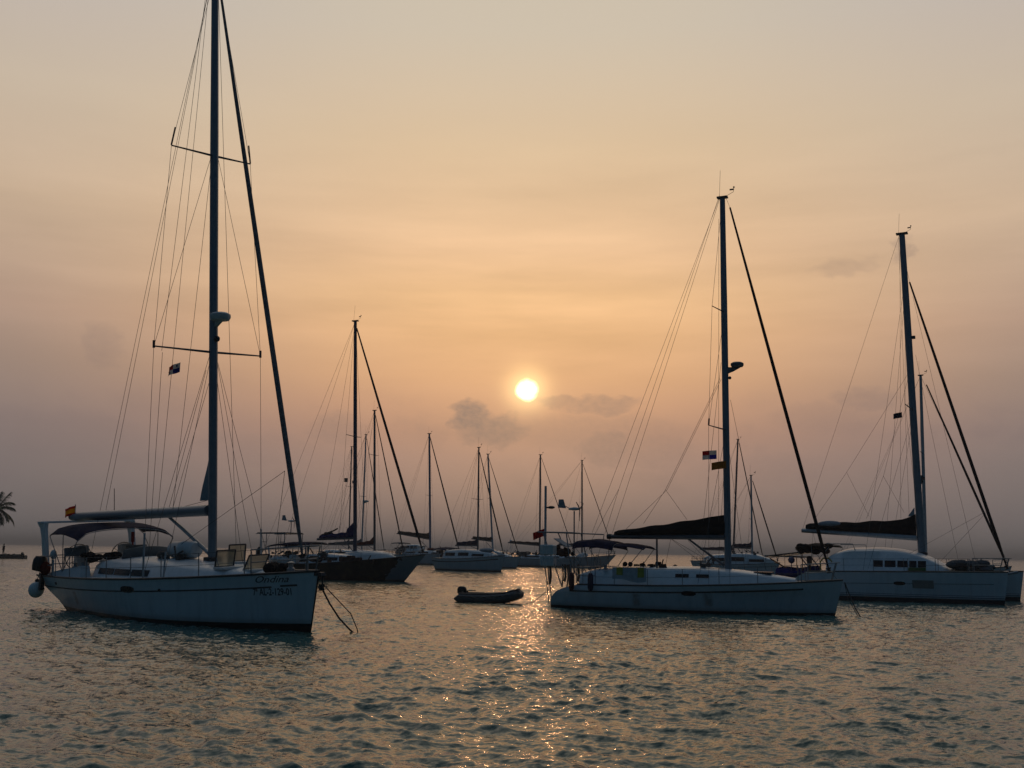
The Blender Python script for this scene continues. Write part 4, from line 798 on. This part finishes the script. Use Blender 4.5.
# =============================================================== boats further off
def yacht(name, label, loc, head, stern, bow, fb, hb, mast_top, lean, boom, cover, jib, cabin, hullm, mr=.11, spr=(), opts=(), wr=.009, heel=0, cover_h=(.22, .5), name2=None, stern_over=.5, bow_over=.5, cab_m=None, mast_m=ALUD):
    """a smaller sloop: mast at x = 0, stern and bow are x of the deck ends"""
    rt_ = thing(name, label, 'sailing yacht', (*loc, 0), (R(heel), 0, R(head)), MONO)
    h = Hull([(-.5, stern+stern_over*1.6), (0, stern+stern_over), (fb[0], stern)], [(-.5, bow-bow_over*1.6), (0, bow-bow_over), (fb[2], bow)], fb, hb, tw=.72); h.build(rt_, hullm)
    c = Cabin(h, cabin); c.build(rt_, cab_m or WHITE)
    x0, x1 = cabin[1][0], cabin[-2][0]; n = 3 if x1-x0 > 3 else 2
    for i in range(n):
        a = x0+(x1-x0)*(i+.1)/n; b = x0+(x1-x0)*(i+.85)/n; zt = min(c.at(a)[1], c.at(b)[1]); zb = h.deck_z(a)
        c.window(rt_, a, b, zb+.35*(zt-zb), zb+.72*(zt-zb))
    zb = c.at(0)[1] if cabin[0][0] <= 0 <= cabin[-1][0] else h.deck_z(0)
    mast_part(rt_, 0, zb-.1, lean, mast_top, mr, mast_m)
    zr = lambda z: lean*(z-zb)/(mast_top-zb)
    for z, w in spr: spreaders(rt_, zr(z), z, w, .12, ALUD, r=.03)
    if boom:
        xa, za, zf = boom; MB().tube([(-.12, 0, zf), (xa-.15, 0, za)], .08, 8).build('boom', ALUD, rt_)
        if cover: sail_cover(rt_, xa, -.04, za+.05, zf+.05, cover_h[0], cover_h[1], .20, cover, neck=.3)
        wire('topping_lift', (lean, 0, mast_top-.1), (xa, 0, za), wr*.7, ROPE, rt_)
        MB().tube([(-.05, 0, zb+.15), (xa*.32, 0, zf-.1)], .03, 6).build('boom_vang', ALUD, rt_)
    xs_, zs_ = bow-.25, h.deck_z(bow-.3)+.35
    if jib: furled_jib(rt_, (lean+.14, 0, mast_top-.5), (xs_, 0, zs_), jib, JIBM)
    else: wire('forestay', (lean, 0, mast_top), (bow-.15, 0, h.fb3[2]), wr, WIREM, rt_)
    for sg in (-1, 1):
        wire('backstay', (lean, 0, mast_top), (stern+.15, sg*hb*.55, fb[0]), wr*.7, WIREM, rt_)
        if spr:
            z, w = spr[0]; p = (zr(z)-.12, sg*w, z+.06); wire('shroud', (-.15, sg*hb*.92, h.deck_z(0)), p, wr*.7, WIREM, rt_); wire('shroud', p, (lean, sg*.06, mast_top-.2), wr*.7, WIREM, rt_); wire('shroud', (-.5, sg*hb*.9, h.deck_z(0)), (zr(z), sg*.06, z-.1), wr*.7, WIREM, rt_)
        else: wire('shroud', (-.15, sg*hb*.92, h.deck_z(0)), (lean, sg*.06, mast_top-.2), wr*.7, WIREM, rt_)
    pulpit(rt_, h, bow-.05, bow-1.2, .55, .02); pushpit(rt_, h, stern+.1, stern+1.1, .55, .02); rails(rt_, h, stern+1.4, bow-1.5, 5, .55, r=.015)
    return rt_, h, c
# the dark-hulled cruiser behind the nearest bow
B, hB, cB = yacht('sailing_yacht', 'weathered dark-sided cruising sloop with blue boom cover and upturned dinghy, behind the nearest bow', (-10.14, 69), -25, -7.2, 5.3, (.95, 1.08, 1.72), 1.9, 17.4, -.72, (-2.9, 2.62, 2.72), BLUEC, .075,
   [(-3.6, 1.2, 1.35), (-3.2, 1.25, 1.62), (-1.5, 1.2, 1.66), (.2, 1.05, 1.58), (.9, .8, 1.42), (1.3, .5, 1.3)], hull_mat('weathered dark hull', (.22, .26, .29), .08, boot=(.01, .01, .012), dark_aft=(2.55, -.9, (.016, .014, .014))), mr=.14, spr=((9.45, .9),), bow_over=1.5, stern_over=.9, cover_h=(.22, .42), wr=.012, mast_m=mat('dark blue spar', (.07, .075, .11), .5))
sail_cover(B, -.75, -.05, 2.8, 2.8, .5, 1.15, .2, BLUEC, lump=0, name='sail_cover_collar', neck=.2)
MB().loft([[(x, .62*w*math.cos(t), 1.28+.62*h*max(-.25, math.sin(t))) for t in [2*math.pi*j/14 for j in range(14)]] for x, w, h in ((-.9, .15, .35), (-.7, .7, .8), (.1, 1, 1), (1.4, 1.02, 1), (2.6, .8, .78), (3.2, .35, .4))]).build('upturned_tender', PLAST, B)
MB().sheet([[(-7.3+2.3*f, y, 3.0+.02*f) for y in np.linspace(-1.0, 1.0, 4)] for f in np.linspace(0, 1, 4)], .06).build('solar_panel', SOLARM, B)
ga = MB()
for sg in (-1, 1):
    for x in (-7.0, -6.5, -5.3, -5.0): ga.tube([(x, sg*1.0, .9), (x, sg*1.0, 3.0)], .025, 6)
    for z in (1.8, 2.4): ga.tube([(-7.0, sg*1.0, z), (-6.5, sg*1.0, z)], .02, 6); ga.tube([(-5.3, sg*1.0, z), (-5.0, sg*1.0, z)], .02, 6)
    ga.tube([(-7.4, sg*1.0, 2.95), (-4.9, sg*1.0, 2.97)], .025, 6)
ga.build('stern_gantry', STEEL, B)
wind_turbine(B, -5.25, 0, 2.9, 3.75, .2, .85)
bimini(B, -6.4, -2.9, 1.1, 2.42, 2.24, NAVY, slope=.22, zdeck=1.1, droop=.08)
MB().lathe([(.05, -.35), (.2, -.3), (.23, .1), (.12, .32), (.02, .34)], (-7.1, -.9, 1.75), (.2, 0, 1), 12).build('outboard_motor', BLACKP, B)
clutter(B, 'deck_gear', 46, -6.2, -.8, -1.2, 1.0, 1.1, 1.75, .08, .26, DARKTRIM, 31); clutter(B, 'deck_lockers', 9, -5.8, -1.0, -1.2, .5, 1.15, 1.45, .2, .36, PLAST, 32); clutter(B, 'jerry_cans', 16, -2.6, 2.6, -1.6, -1.4, 1.15, 1.4, .12, .2, BROWNC, 33)
MB().tube([(-2.9, .2, 2.9), (-1.9, .2, 3.2), (-1.6, .2, 3.35)], .05, 6).box((-2.3, .2, 2.95), (.5, .3, .3)).build('sail_bundle', BROWNC, B)
for x in (-3.2, -1.9): MB().tube([(x, -1.1, 1.2), (x, -1.1, 2.4)], .025, 6).build('awning_post', STEEL, B)
hB2 = MB().loft([[(x, -1.95+.0*w, z0), (x, -1.70, z0+.02), (x, -1.70, z1), (x, -1.95, z1)] for x, w, z0, z1 in ((-3.4, 1, .5, .95), (-1.5, 1, .42, 1.0), (1.0, 1, .5, .98))])

# white sloop with pilothouse, far off
cl_ = hull_mat('pale distant hull', (.50, .54, .57), .12)
C_, hC_, cC_ = yacht('sailing_yacht', 'distant white pilothouse sloop with brown boom cover, just right of the dark-sided cruiser', (-11.32, 150), -25, -6.6, 4.9, (1.35, 1.4, 1.75), 2.0, 18.8, -.7, (-5.5, 4.35, 3.55), BROWNC, .09, [(-3.9, 1.3, 1.7), (-3.5, 1.4, 1.95), (-1, 1.3, 2.0), (1.0, 1.1, 1.9), (2.6, .8, 1.7), (3.2, .4, 1.6)], cl_, mr=.17, spr=((9.8, 1.0),), wr=.014, cover_h=(.35, .75), mast_m=mat('pale blue spar', (.22, .24, .32), .5))
Cabin(hC_, [(-3.4, 1.1, 2.6), (-3.2, 1.15, 2.75), (-1.8, 1.1, 2.8), (-1.4, .9, 2.5)]).build(C_, WHITE, 'pilothouse'); 
for i in range(3): MB().box((-3.1+.62*i, -1.04, 2.42), (.46, .06, .36)).build('window', GLASS, C_)
clutter(C_, 'deck_gear', 24, -5.6, -3.6, -1, .6, 1.5, 2.5, .12, .3, DARKTRIM, 41); MB().ball((.2, 0, 2.15), .4, sc=(1.9, 1, .5)).build('deck_bundle', REDC, C_)
bimini(C_, -5.9, -3.9, 1.2, 3.1, 2.9, GREYC, zdeck=1.5, droop=.1)

D_, hD_, cD_ = yacht('sailing_yacht', 'short white sloop with navy cover over its boom, stern on, left of the drifting inflatable', (-3.2, 106), -45, -5.7, 3.9, (1.25, 1.22, 1.6), 1.75, 12.5, -.15, (-3.2, 2.55, 2.55), NAVY, .06, [(-4.0, 1.3, 1.7), (-3.7, 1.35, 2.05), (-1.5, 1.3, 2.15), (.6, 1.15, 2.05), (2.0, .8, 1.85), (2.6, .45, 1.65)], hull_mat('cream hull', (.50, .53, .55), .14, boot=(.02, .02, .025)), mr=.11, spr=((7.2, .8),), wr=.012, cover_h=(.28, .5))
bimini(D_, -5.6, -3.6, 1.25, 2.35, 2.1, NAVY, zdeck=1.4, droop=.1); clutter(D_, 'deck_gear', 20, -5.4, -3.9, -1.1, .8, 1.4, 1.95, .1, .24, DARKTRIM, 43)
MB().ball((1.3, .0, 2.1), .5, sc=(1.8, 1.3, .45)).build('foredeck_cover', SAIL, D_); hD_.stripe(D_, -5.6, 3.3, .25, .08, BROWNC)

N_, hN_, cN_ = yacht('sailing_yacht', 'distant sloop with aft-raked mast and brown boom cover, right of the short white one', (-2.02, 128), -25, -4.9, 3.7, (1.1, 1.1, 1.45), 1.6, 13.9, -.92, (-2.8, 3.5, 3.2), BROWNC, .05, [(-3, 1.1, 1.5), (-2.6, 1.15, 1.9), (-.4, 1.1, 2.2), (.9, .95, 2.0), (2.0, .7, 1.6), (2.5, .4, 1.45)], cl_, mr=.12, spr=((8.4, .6),), wr=.013, cover_h=(.25, .42), mast_m=ALUP)

# two-masted schooner
E_, hE_, cE_ = yacht('schooner', 'long low two-masted schooner with pale hull, beyond the drifting inflatable', (9.9, 143), -22, -11.4, 4.8, (1.2, 1.12, 1.75), 2.1, 14.6, -.05, (-3.4, 3.0, 2.9), GREYC, .045, [(-8.6, 1.2, 1.35), (-8.2, 1.25, 1.6), (-4, 1.2, 1.65), (-1.5, 1.0, 1.55), (.4, .8, 1.45), (.8, .5, 1.4)], hull_mat('pale schooner hull', (.42, .46, .49), .15), mr=.12, spr=((8.8, .7),), wr=.014, bow_over=1.6, cover_h=(.2, .3))
mast_part(E_, -6.15, 1.5, -6.2, 15.5, .14, ALUD); MB().tube([(-6.3, 0, 2.9), (-10.9, 0, 3.25)], .09, 8).build('boom', ALUD, E_); sail_cover(E_, -10.6, -6.25, 3.3, 2.95, .2, .4, .2, BROWNC)
furled_jib(E_, (-6.05, 0, 15.1), (-1.1, 0, 2.0), .045, JIBM, 'furled_staysail', False)
for sg in (-1, 1): stays(E_, 0, 0, [('shroud', (-6.3, sg*1.9, 1.2), (-6.2, sg*.08, 15.2)), ('backstay', (-6.2, 0, 15.4), (-11.1, sg*1, 1.2))], .011)
clutter(E_, 'deck_gear', 46, -10.8, -3.5, -1.2, 1.0, 1.2, 1.9, .12, .32, DARKTRIM, 45); clutter(E_, 'deck_lockers', 10, -9, 1, -1, 1, 1.4, 1.7, .2, .4, PLAST, 46)
MB().tube([(-10.6, .3, 1.3), (-10.6, .3, 3.3)], .03, 6).ball((-10.6, .3, 3.45), .2).build('satellite_dome', PLAST, E_)
MB().ball((-10.9, -.8, 1.05), .22).build('stern_light', PLAST, E_)

K_, hK_, cK_ = yacht('sailing_yacht', 'sloop with red boom cover behind the dark-sided cruiser', (-14.4, 112), -25, -6.4, 3.8, (1.1, 1.1, 1.6), 1.8, 17.0, -.65, (-2.6, 2.35, 2.5), REDC, .06, [(-3.8, 1.2, 1.6), (-3.4, 1.25, 1.85), (-1, 1.2, 1.9), (.8, 1.0, 1.8), (2, .7, 1.6), (2.6, .4, 1.5)], cl_, mr=.14, spr=((12.1, 1.0), ), wr=.012, cover_h=(.24, .5))
sail_cover(K_, -.6, -.05, 2.6, 2.6, .4, .95, .2, REDC, lump=0, name='sail_cover_collar', neck=.3)
L_, hL_, cL_ = yacht('sailing_yacht', 'far sloop with radar on a bare grey mast, right of the tall mast', (-18.6, 132), -25, -6.2, 3.6, (1.1, 1.1, 1.5), 1.7, 16.5, 0, (-3.9, 2.6, 2.6), GREYC, .05, [(-3.8, 1.1, 1.6), (-3.4, 1.2, 1.85), (-1, 1.1, 1.9), (.8, .9, 1.7), (2, .7, 1.6), (2.6, .4, 1.5)], cl_, mr=.11, spr=((8.6, .8),), wr=.013, mast_m=ALUP)
radar(L_, .42, 8.0, .32)
M_, hM_, cM_ = yacht('sailing_yacht', 'far sloop with short dark mast bearing two lamps, left of the tall mast', (-23.3, 152), -25, -6.0, 3.6, (1.1, 1.1, 1.5), 1.7, 16.9, -.2, (-3.6, 2.6, 2.6), NAVY, None, [(-3.8, 1.1, 1.6), (-3.4, 1.2, 1.85), (-1, 1.1, 1.9), (.8, .9, 1.7), (2, .7, 1.6), (2.6, .4, 1.5)], cl_, mr=.11, spr=((11.0, 1.2), (5.0, .7)), wr=.013)
MB().lathe([(.05, -.3), (.26, -.28), (.26, .28), (.05, .3)], (-.95, 0, 12.0), seg=10).lathe([(.05, -.25), (.26, -.2), (.26, .2), (.05, .25)], (.45, 0, 11.7), seg=10).build('mast_lamp', DARKTRIM, M_)
P_, hP_, cP_ = yacht('sailing_yacht', 'far sloop with thin forward-leaning mast behind the centre right mast', (30.31, 142), -25, -5.6, 4.2, (1.15, 1.15, 1.5), 1.8, 17.7, .95, (-4.4, 2.7, 2.6), NAVY, .05, [(-3.8, 1.2, 1.6), (-3.4, 1.25, 1.85), (-1, 1.2, 1.95), (.8, 1.0, 1.85), (2, .7, 1.6), (2.6, .4, 1.5)], cl_, mr=.13, spr=((9.6, .8),), wr=.013, mast_m=mat('dark maroon spar', (.09, .06, .075), .5))
Q_, hQ_, cQ_ = yacht('sailing_yacht', 'small white sloop with low mast and navy boom cover, left of the catamaran', (23.16, 100), -25, -5.0, 2.6, (1.15, 1.1, 1.35), 1.5, 9.6, .05, (-1.75, 2.72, 2.66), NAVY, .055, [(-4.2, 1.2, 1.5), (-3.8, 1.25, 1.95), (-1.2, 1.2, 2.15), (.4, 1.05, 2.1), (1.5, .7, 1.75), (2.1, .4, 1.5)], hull_mat('white distant hull', (.58, .61, .63), .1), mr=.09, spr=((5.4, .6),), wr=.012, cover_h=(.3, .42), mast_m=ALUP)
clutter(Q_, 'deck_gear', 18, -1.8, .6, -1, .8, 2.1, 2.4, .06, .16, DARKTRIM, 47)
J_, hJ_, cJ_ = yacht('sailing_yacht', 'sloop hidden behind the catamaran, only its grey mast and furled jib showing', (30.18, 76), -25, -6.4, 5.6, (1.1, 1.1, 1.5), 1.8, 15.4, .25, None, None, None, [(-3.8, 1.2, 1.5), (-3.4, 1.25, 1.7), (-1, 1.2, 1.75), (.8, 1.0, 1.65), (2, .7, 1.5), (2.6, .4, 1.4)], cl_, mr=.12, spr=((9.6, 1.0),), wr=.010, cover_h=(.3, .6), mast_m=ALUP)
furled_jib(J_, (.62, 0, 14.7), (5.2, 0, 1.9), .075, JIBM); sail_cover(J_, -.5, -.05, 2.6, 2.6, .5, 1.1, .2, NAVY, lump=0, name='sail_cover_collar', neck=.3)
clutter(J_, 'mast_gear', 6, -.12, .14, -.1, .1, 7.4, 7.9, .06, .14, DARKTRIM, 49)

# =============================================================== inflatable dinghy afloat
DG = thing('inflatable_dinghy', 'empty grey inflatable dinghy with black outboard adrift in the open water at centre', 'dinghy', (-.82, 41.9, -.06), (0, 0, R(-17))); DG.scale = (.86,)*3
r_ = .205; pts = []; 
for i in range(25):
    u = -1+2*i/24; a = abs(u); sgn = 1 if u > 0 else -1
    if a > .42: x = 1.02-(a-.42)/.58*2.25; y = sgn*.56; z = .23+.02*(x > 0)*x
    else: t = a/.42*math.pi/2; x = 1.02+.46*math.cos(t); y = sgn*.56*math.sin(t); z = .24+.13*math.cos(t)**.8 if math.cos(t) > 0 else .24
    if x > .1: z += .075*(x-.1)
    pts.append((x, y, z))
tb = MB().tube([(-1.45, -.56, .22)]+pts+[(-1.45, .56, .22)], [.05]+[r_]*len(pts)+[.05], 14); tb.build('tube', mat('dark grey rubber', (.075, .085, .09), .6, var=.2), DG)
MB().tube([(p[0], p[1]*1.0+(.19 if p[1] > 0.1 else -.19 if p[1] < -.1 else 0), p[2]+.10) for p in pts if abs(p[1]) > .3][:9], .02, 6).build('rubbing_strake', DARKR, DG)
MB().tube([(p[0], p[1], p[2]+r_*.88) for p in pts], .085, 8).build('tube_top_band', DARKR, DG)
gl = MB()
for i in range(2, 21, 2):
    a_, b_ = Vector(pts[i]), Vector(pts[min(i+2, 24)]); o_ = Vector((0, 0, .12)); n_ = lambda p: Vector((.19 if abs(p.y) < .4 else 0, (.20 if p.y > 0 else -.20) if abs(p.y) > .2 else 0, 0))
    gl.tube([a_+o_+n_(a_), a_.lerp(b_, .5)+n_(a_)+Vector((0, 0, .05)), b_+o_+n_(b_)], .012, 5)
gl.build('grab_line', ROPEL, DG)
MB().box((-1.15, 0, .34), (.06, .9, .42)).build('transom', DARKR, DG); MB().box((-.1, 0, .10), (2.1, .86, .07)).build('floorboard', DARKTRIM, DG); MB().box((-.35, 0, .40), (.22, 1.0, .04)).build('thwart', DARKTRIM, DG)
om = MB().loft([[(-1.27+x, y*.95, z) for x, y in ((-s, -s*.62), (s*.8, -s*.62), (s, -s*.3), (s, s*.3), (s*.8, s*.62), (-s, s*.62), (-s*1.1, s*.3), (-s*1.1, -s*.3))] for z, s in ((.42, .15), (.48, .20), (.64, .205), (.72, .17), (.77, .09))]).build('outboard_motor', BLACKP, DG)
MB().box((-1.3, 0, .2), (.16, .12, .55)).build('drive_leg', BLACKP, om); MB().tube([(-1.05, 0, .56), (-.62, .06, .60)], .022, 6).build('tiller', BLACKP, om)
inv = DG.matrix_basis.inverted(); q = inv @ place(Fy, (-4.9, -.4, .75))
MB().tube([(1.60, 0, .32), (1.75, -.1, .05), Vector((1.72, -.1, -.05)).lerp(q, .35)-Vector((0, 0, .12)), Vector((1.7, 0, 0)).lerp(q, .7)-Vector((0, 0, .06)), q], .013, 5).build('painter', ROPE, DG)

# =============================================================== islet edge with palm and person, far left
isl = MB(); rings = []
for i in range(13):
    f = i/12; x = -96+26.0*f; w = 5*(1-f**3)+.35; h = .62-.10*f+.05*math.sin(9*f)+(.6*(1-f)**2); rings.append([(x, 144-w, -.5), (x, 144-w*.9, h*.5), (x, 144-w*.6, h), (x, 144+w*.6, h), (x, 144+w*.9, h*.5), (x, 144+w, -.5)])
io = isl.loft(rings).build('islet', STONE, None); io['kind'] = 'structure'
jr = MB(); rnd = random.Random(6)
MB_j = thing('stone_jetty', 'low dark stone jetty with upturned end at the left edge', 'jetty', (-68.15, 144, 0))
jr.loft([[(x, -w, -.4), (x, -w*.92, .45), (x, -w*.6, h), (x, w*.6, h), (x, w*.92, .45), (x, w, -.4)] for x, w, h in ((-3, .9, .62), (-1.5, .85, .60), (.2, .8, .56), (1.1, .75, .55), (1.55, .6, .50), (1.9, .45, .2))]); jr.build('jetty_bank', STONE, MB_j)
js = MB()
for i in range(46): js.ball((rnd.uniform(-2.8, 1.7), rnd.uniform(-.85, .7), rnd.uniform(.25, .6)), rnd.uniform(.1, .22), sc=(1.3, 1, .7), n=5, seg=7)
js.box((1.45, -.2, .72), (.22, .3, .34)); js.build('jetty_stones', STONE, MB_j)
# person standing on the jetty, arm out holding a line
def person_mesh(label, loc, rz):
    # one continuous body: rings swept along torso and limbs, joined by voxel remesh
    mb = MB(); mb.tube([(0, 0, .78), (0, 0, .95), (0, 0, 1.12), (0, 0, 1.28), (0, 0, 1.36), (0, 0, 1.44), (.01, 0, 1.50)], [.135, .135, .125, .155, .12, .06, .055], 14, ry=1.25)
    mb.ball((.02, 0, 1.585), .098, sc=(1, .86, 1.2)); mb.ball((.115, 0, 1.575), .018)
    for sg, dx_ in ((1, .03), (-1, -.03)):
        mb.tube([(0, sg*.09, .86), (.01+dx_*.4, sg*.105, .48), (dx_, sg*.11, .28), (dx_-.02, sg*.11, .06)], [.098, .064, .058, .045], 12); mb.tube([(dx_-.07, sg*.11, .035), (dx_+.06, sg*.12, .04), (dx_+.15, sg*.125, .025)], [.04, .045, .03], 10)
    mb.tube([(0, .17, 1.36), (.0, .22, 1.10), (.08, .22, .86), (.1, .22, .80)], [.062, .048, .036, .04], 10); mb.tube([(0, -.17, 1.36), (.10, -.25, 1.16), (.34, -.28, 1.12), (.42, -.28, 1.12)], [.062, .048, .036, .04], 10)
    for j in range(4): mb.tube([(.42, -.30+.02*j, 1.12), (.47, -.30+.02*j, 1.115), (.50-.006*abs(j-1.5), -.30+.02*j, 1.09)], .009, 6); mb.tube([(.1, .19+.02*j, .79), (.105, .19+.02*j, .74), (.12, .19+.02*j, .71)], .009, 6)
    mb.tube([(.42, -.25, 1.12), (.46, -.245, 1.09)], .010, 6); mb.tube([(.11, .20, .80), (.15, .20, .76)], .010, 6)
    o = mb.build('person', SKIN); md = o.modifiers.new('one skin', 'REMESH'); md.mode = 'VOXEL'; md.voxel_size = .012; md.use_smooth_shade = True
    dg = bpy.context.evaluated_depsgraph_get(); dg.update(); me = bpy.data.meshes.new_from_object(o.evaluated_get(dg)); o.modifiers.clear(); o.data = me
    me.materials.clear(); me.materials.append(SKIN)
    sh = MB().tube([(0, 0, .92), (0, 0, 1.10), (0, 0, 1.28), (0, 0, 1.38)], [.155, .142, .172, .12], 14, ry=1.28); sh.build('shirt', SHIRT, o)
    st_ = MB()
    for sg in (1, -1): st_.tube([(0, sg*.085, .92), (.01, sg*.10, .70), (.01, sg*.105, .52)], [.125, .11, .095], 12)
    st_.build('shorts', DARKTRIM, o); MB().ball((-.005, 0, 1.625), .102, sc=(1, .92, 1.0)).build('hair', BLACKP, o)
    o.location = loc; o.rotation_euler = (0, 0, rz); return tag(o, label, 'person')
pz = person_mesh('person standing on the low stone jetty with one arm held out, beside the palm', (-69.25, 143.7, .56), R(175))
pz.scale = (.86, .86, .86)
# coconut palm, its crown just reaching into the picture
pt_ = thing('palm_tree', 'coconut palm with drooping fronds cut by the left edge of the picture', 'palm tree', (-60.55, 122, 0), (0, 0, 0))
trp = [(-1.9, 0, -.2), (-1.3, 0, 1.4), (-.5, .1, 3.2), (.2, .1, 4.7), (.5, .1, 6.0)]; MB().tube(trp, [.24, .18, .15, .13, .15], 12).build('trunk', BARK, pt_)
cc = Vector((.5, .1, 6.05)); rnd = random.Random(17)
def frond(root, a, e, L, droop, seed):
    rn = random.Random(seed); mb = MB(); h = Vector((math.cos(a), math.sin(a), 0)); P = []; n = 14; p = cc.copy(); ang_ = e
    for i in range(n+1):
        P.append(p.copy()); p = p+(h*math.cos(ang_)+Vector((0, 0, 1))*math.sin(ang_))*(L/n); ang_ -= droop/n*(0.4+1.2*i/n)
    mb.tube(P, [.035*(1-.8*i/n) for i in range(n+1)], 6); sd = h.cross(Vector((0, 0, 1)))
    for i in range(1, n):
        for k2 in (0, .33, .66):
            b = P[i].lerp(P[i+1], k2); T = (P[i+1]-P[i]).normalized(); ll = (.70 if i > 2 else .35)*(math.sin(math.pi*min(1, (i+1)/(n+1)))**.5)*rn.uniform(.8, 1.15)
            for sg in (-1, 1):
                d = (sd*sg*.75+T*.55-Vector((0, 0, 1))*rn.uniform(.35, .75)).normalized(); w = T*.035
                mb.prism([b-w, b+w, b+d*ll*.6+w*.8-Vector((0, 0, .03)), b+d*ll-Vector((0, 0, .12)), b+d*ll*.6-w*.8], sd.cross(T)*.004)
    return mb.build('frond', FROND, root, sharp=80)
for i, (a, e, L, dr) in enumerate([(0, 1.05, 2.5, .35), (.25, .42, 2.1, 1.3), (-.35, -.1, 2.6, 1.75), (.5, -.35, 2.9, 1.2), (1.0, .8, 2.4, 1.4), (-1.0, .5, 2.5, 1.6), (-1.5, 1.1, 2.4, 1.0), (2.2, .9, 2.5, 1.5), (3.0, .5, 2.6, 1.6), (3.6, 1.1, 2.5, 1.2), (4.2, .2, 2.7, 1.5), (2.6, -.2, 2.6, 1.3), (1.6, 1.35, 2.3, .6), (-.7, -.5, 2.6, 1.0)]): frond(pt_, a, e, L, dr, 100+i)
cn = MB()
for i in range(6): cn.ball(cc+Vector((.2*math.cos(i), .2*math.sin(i), -.16)), .11)
cn.build('coconuts', BROWNC, pt_)

# =============================================================== the hazy air
hz = MB(); hz.add([(sx*7400, sy*7400, z) for z in (-1.6, 21.5) for sx, sy in ((-1, -1), (1, -1), (1, 1), (-1, 1))], [(3, 2, 1, 0), (4, 5, 6, 7), (0, 1, 5, 4), (1, 2, 6, 5), (2, 3, 7, 6), (3, 0, 4, 7)])
hm_ = bpy.data.materials.new('haze'); hm_.use_nodes = True; t_ = NT(hm_.node_tree); t_.n.clear()
pv = t_.new('ShaderNodeVolumePrincipled'); pv.inputs['Color'].default_value = (0.80, 0.78, 0.78, 1); pv.inputs['Density'].default_value = 0.0007; pv.inputs['Anisotropy'].default_value = 0.2
mo = t_.new('ShaderNodeOutputMaterial'); t_.l.new(pv.outputs[0], mo.inputs['Volume'])
ho = hz.build('haze', hm_); ho['kind'] = 'stuff'
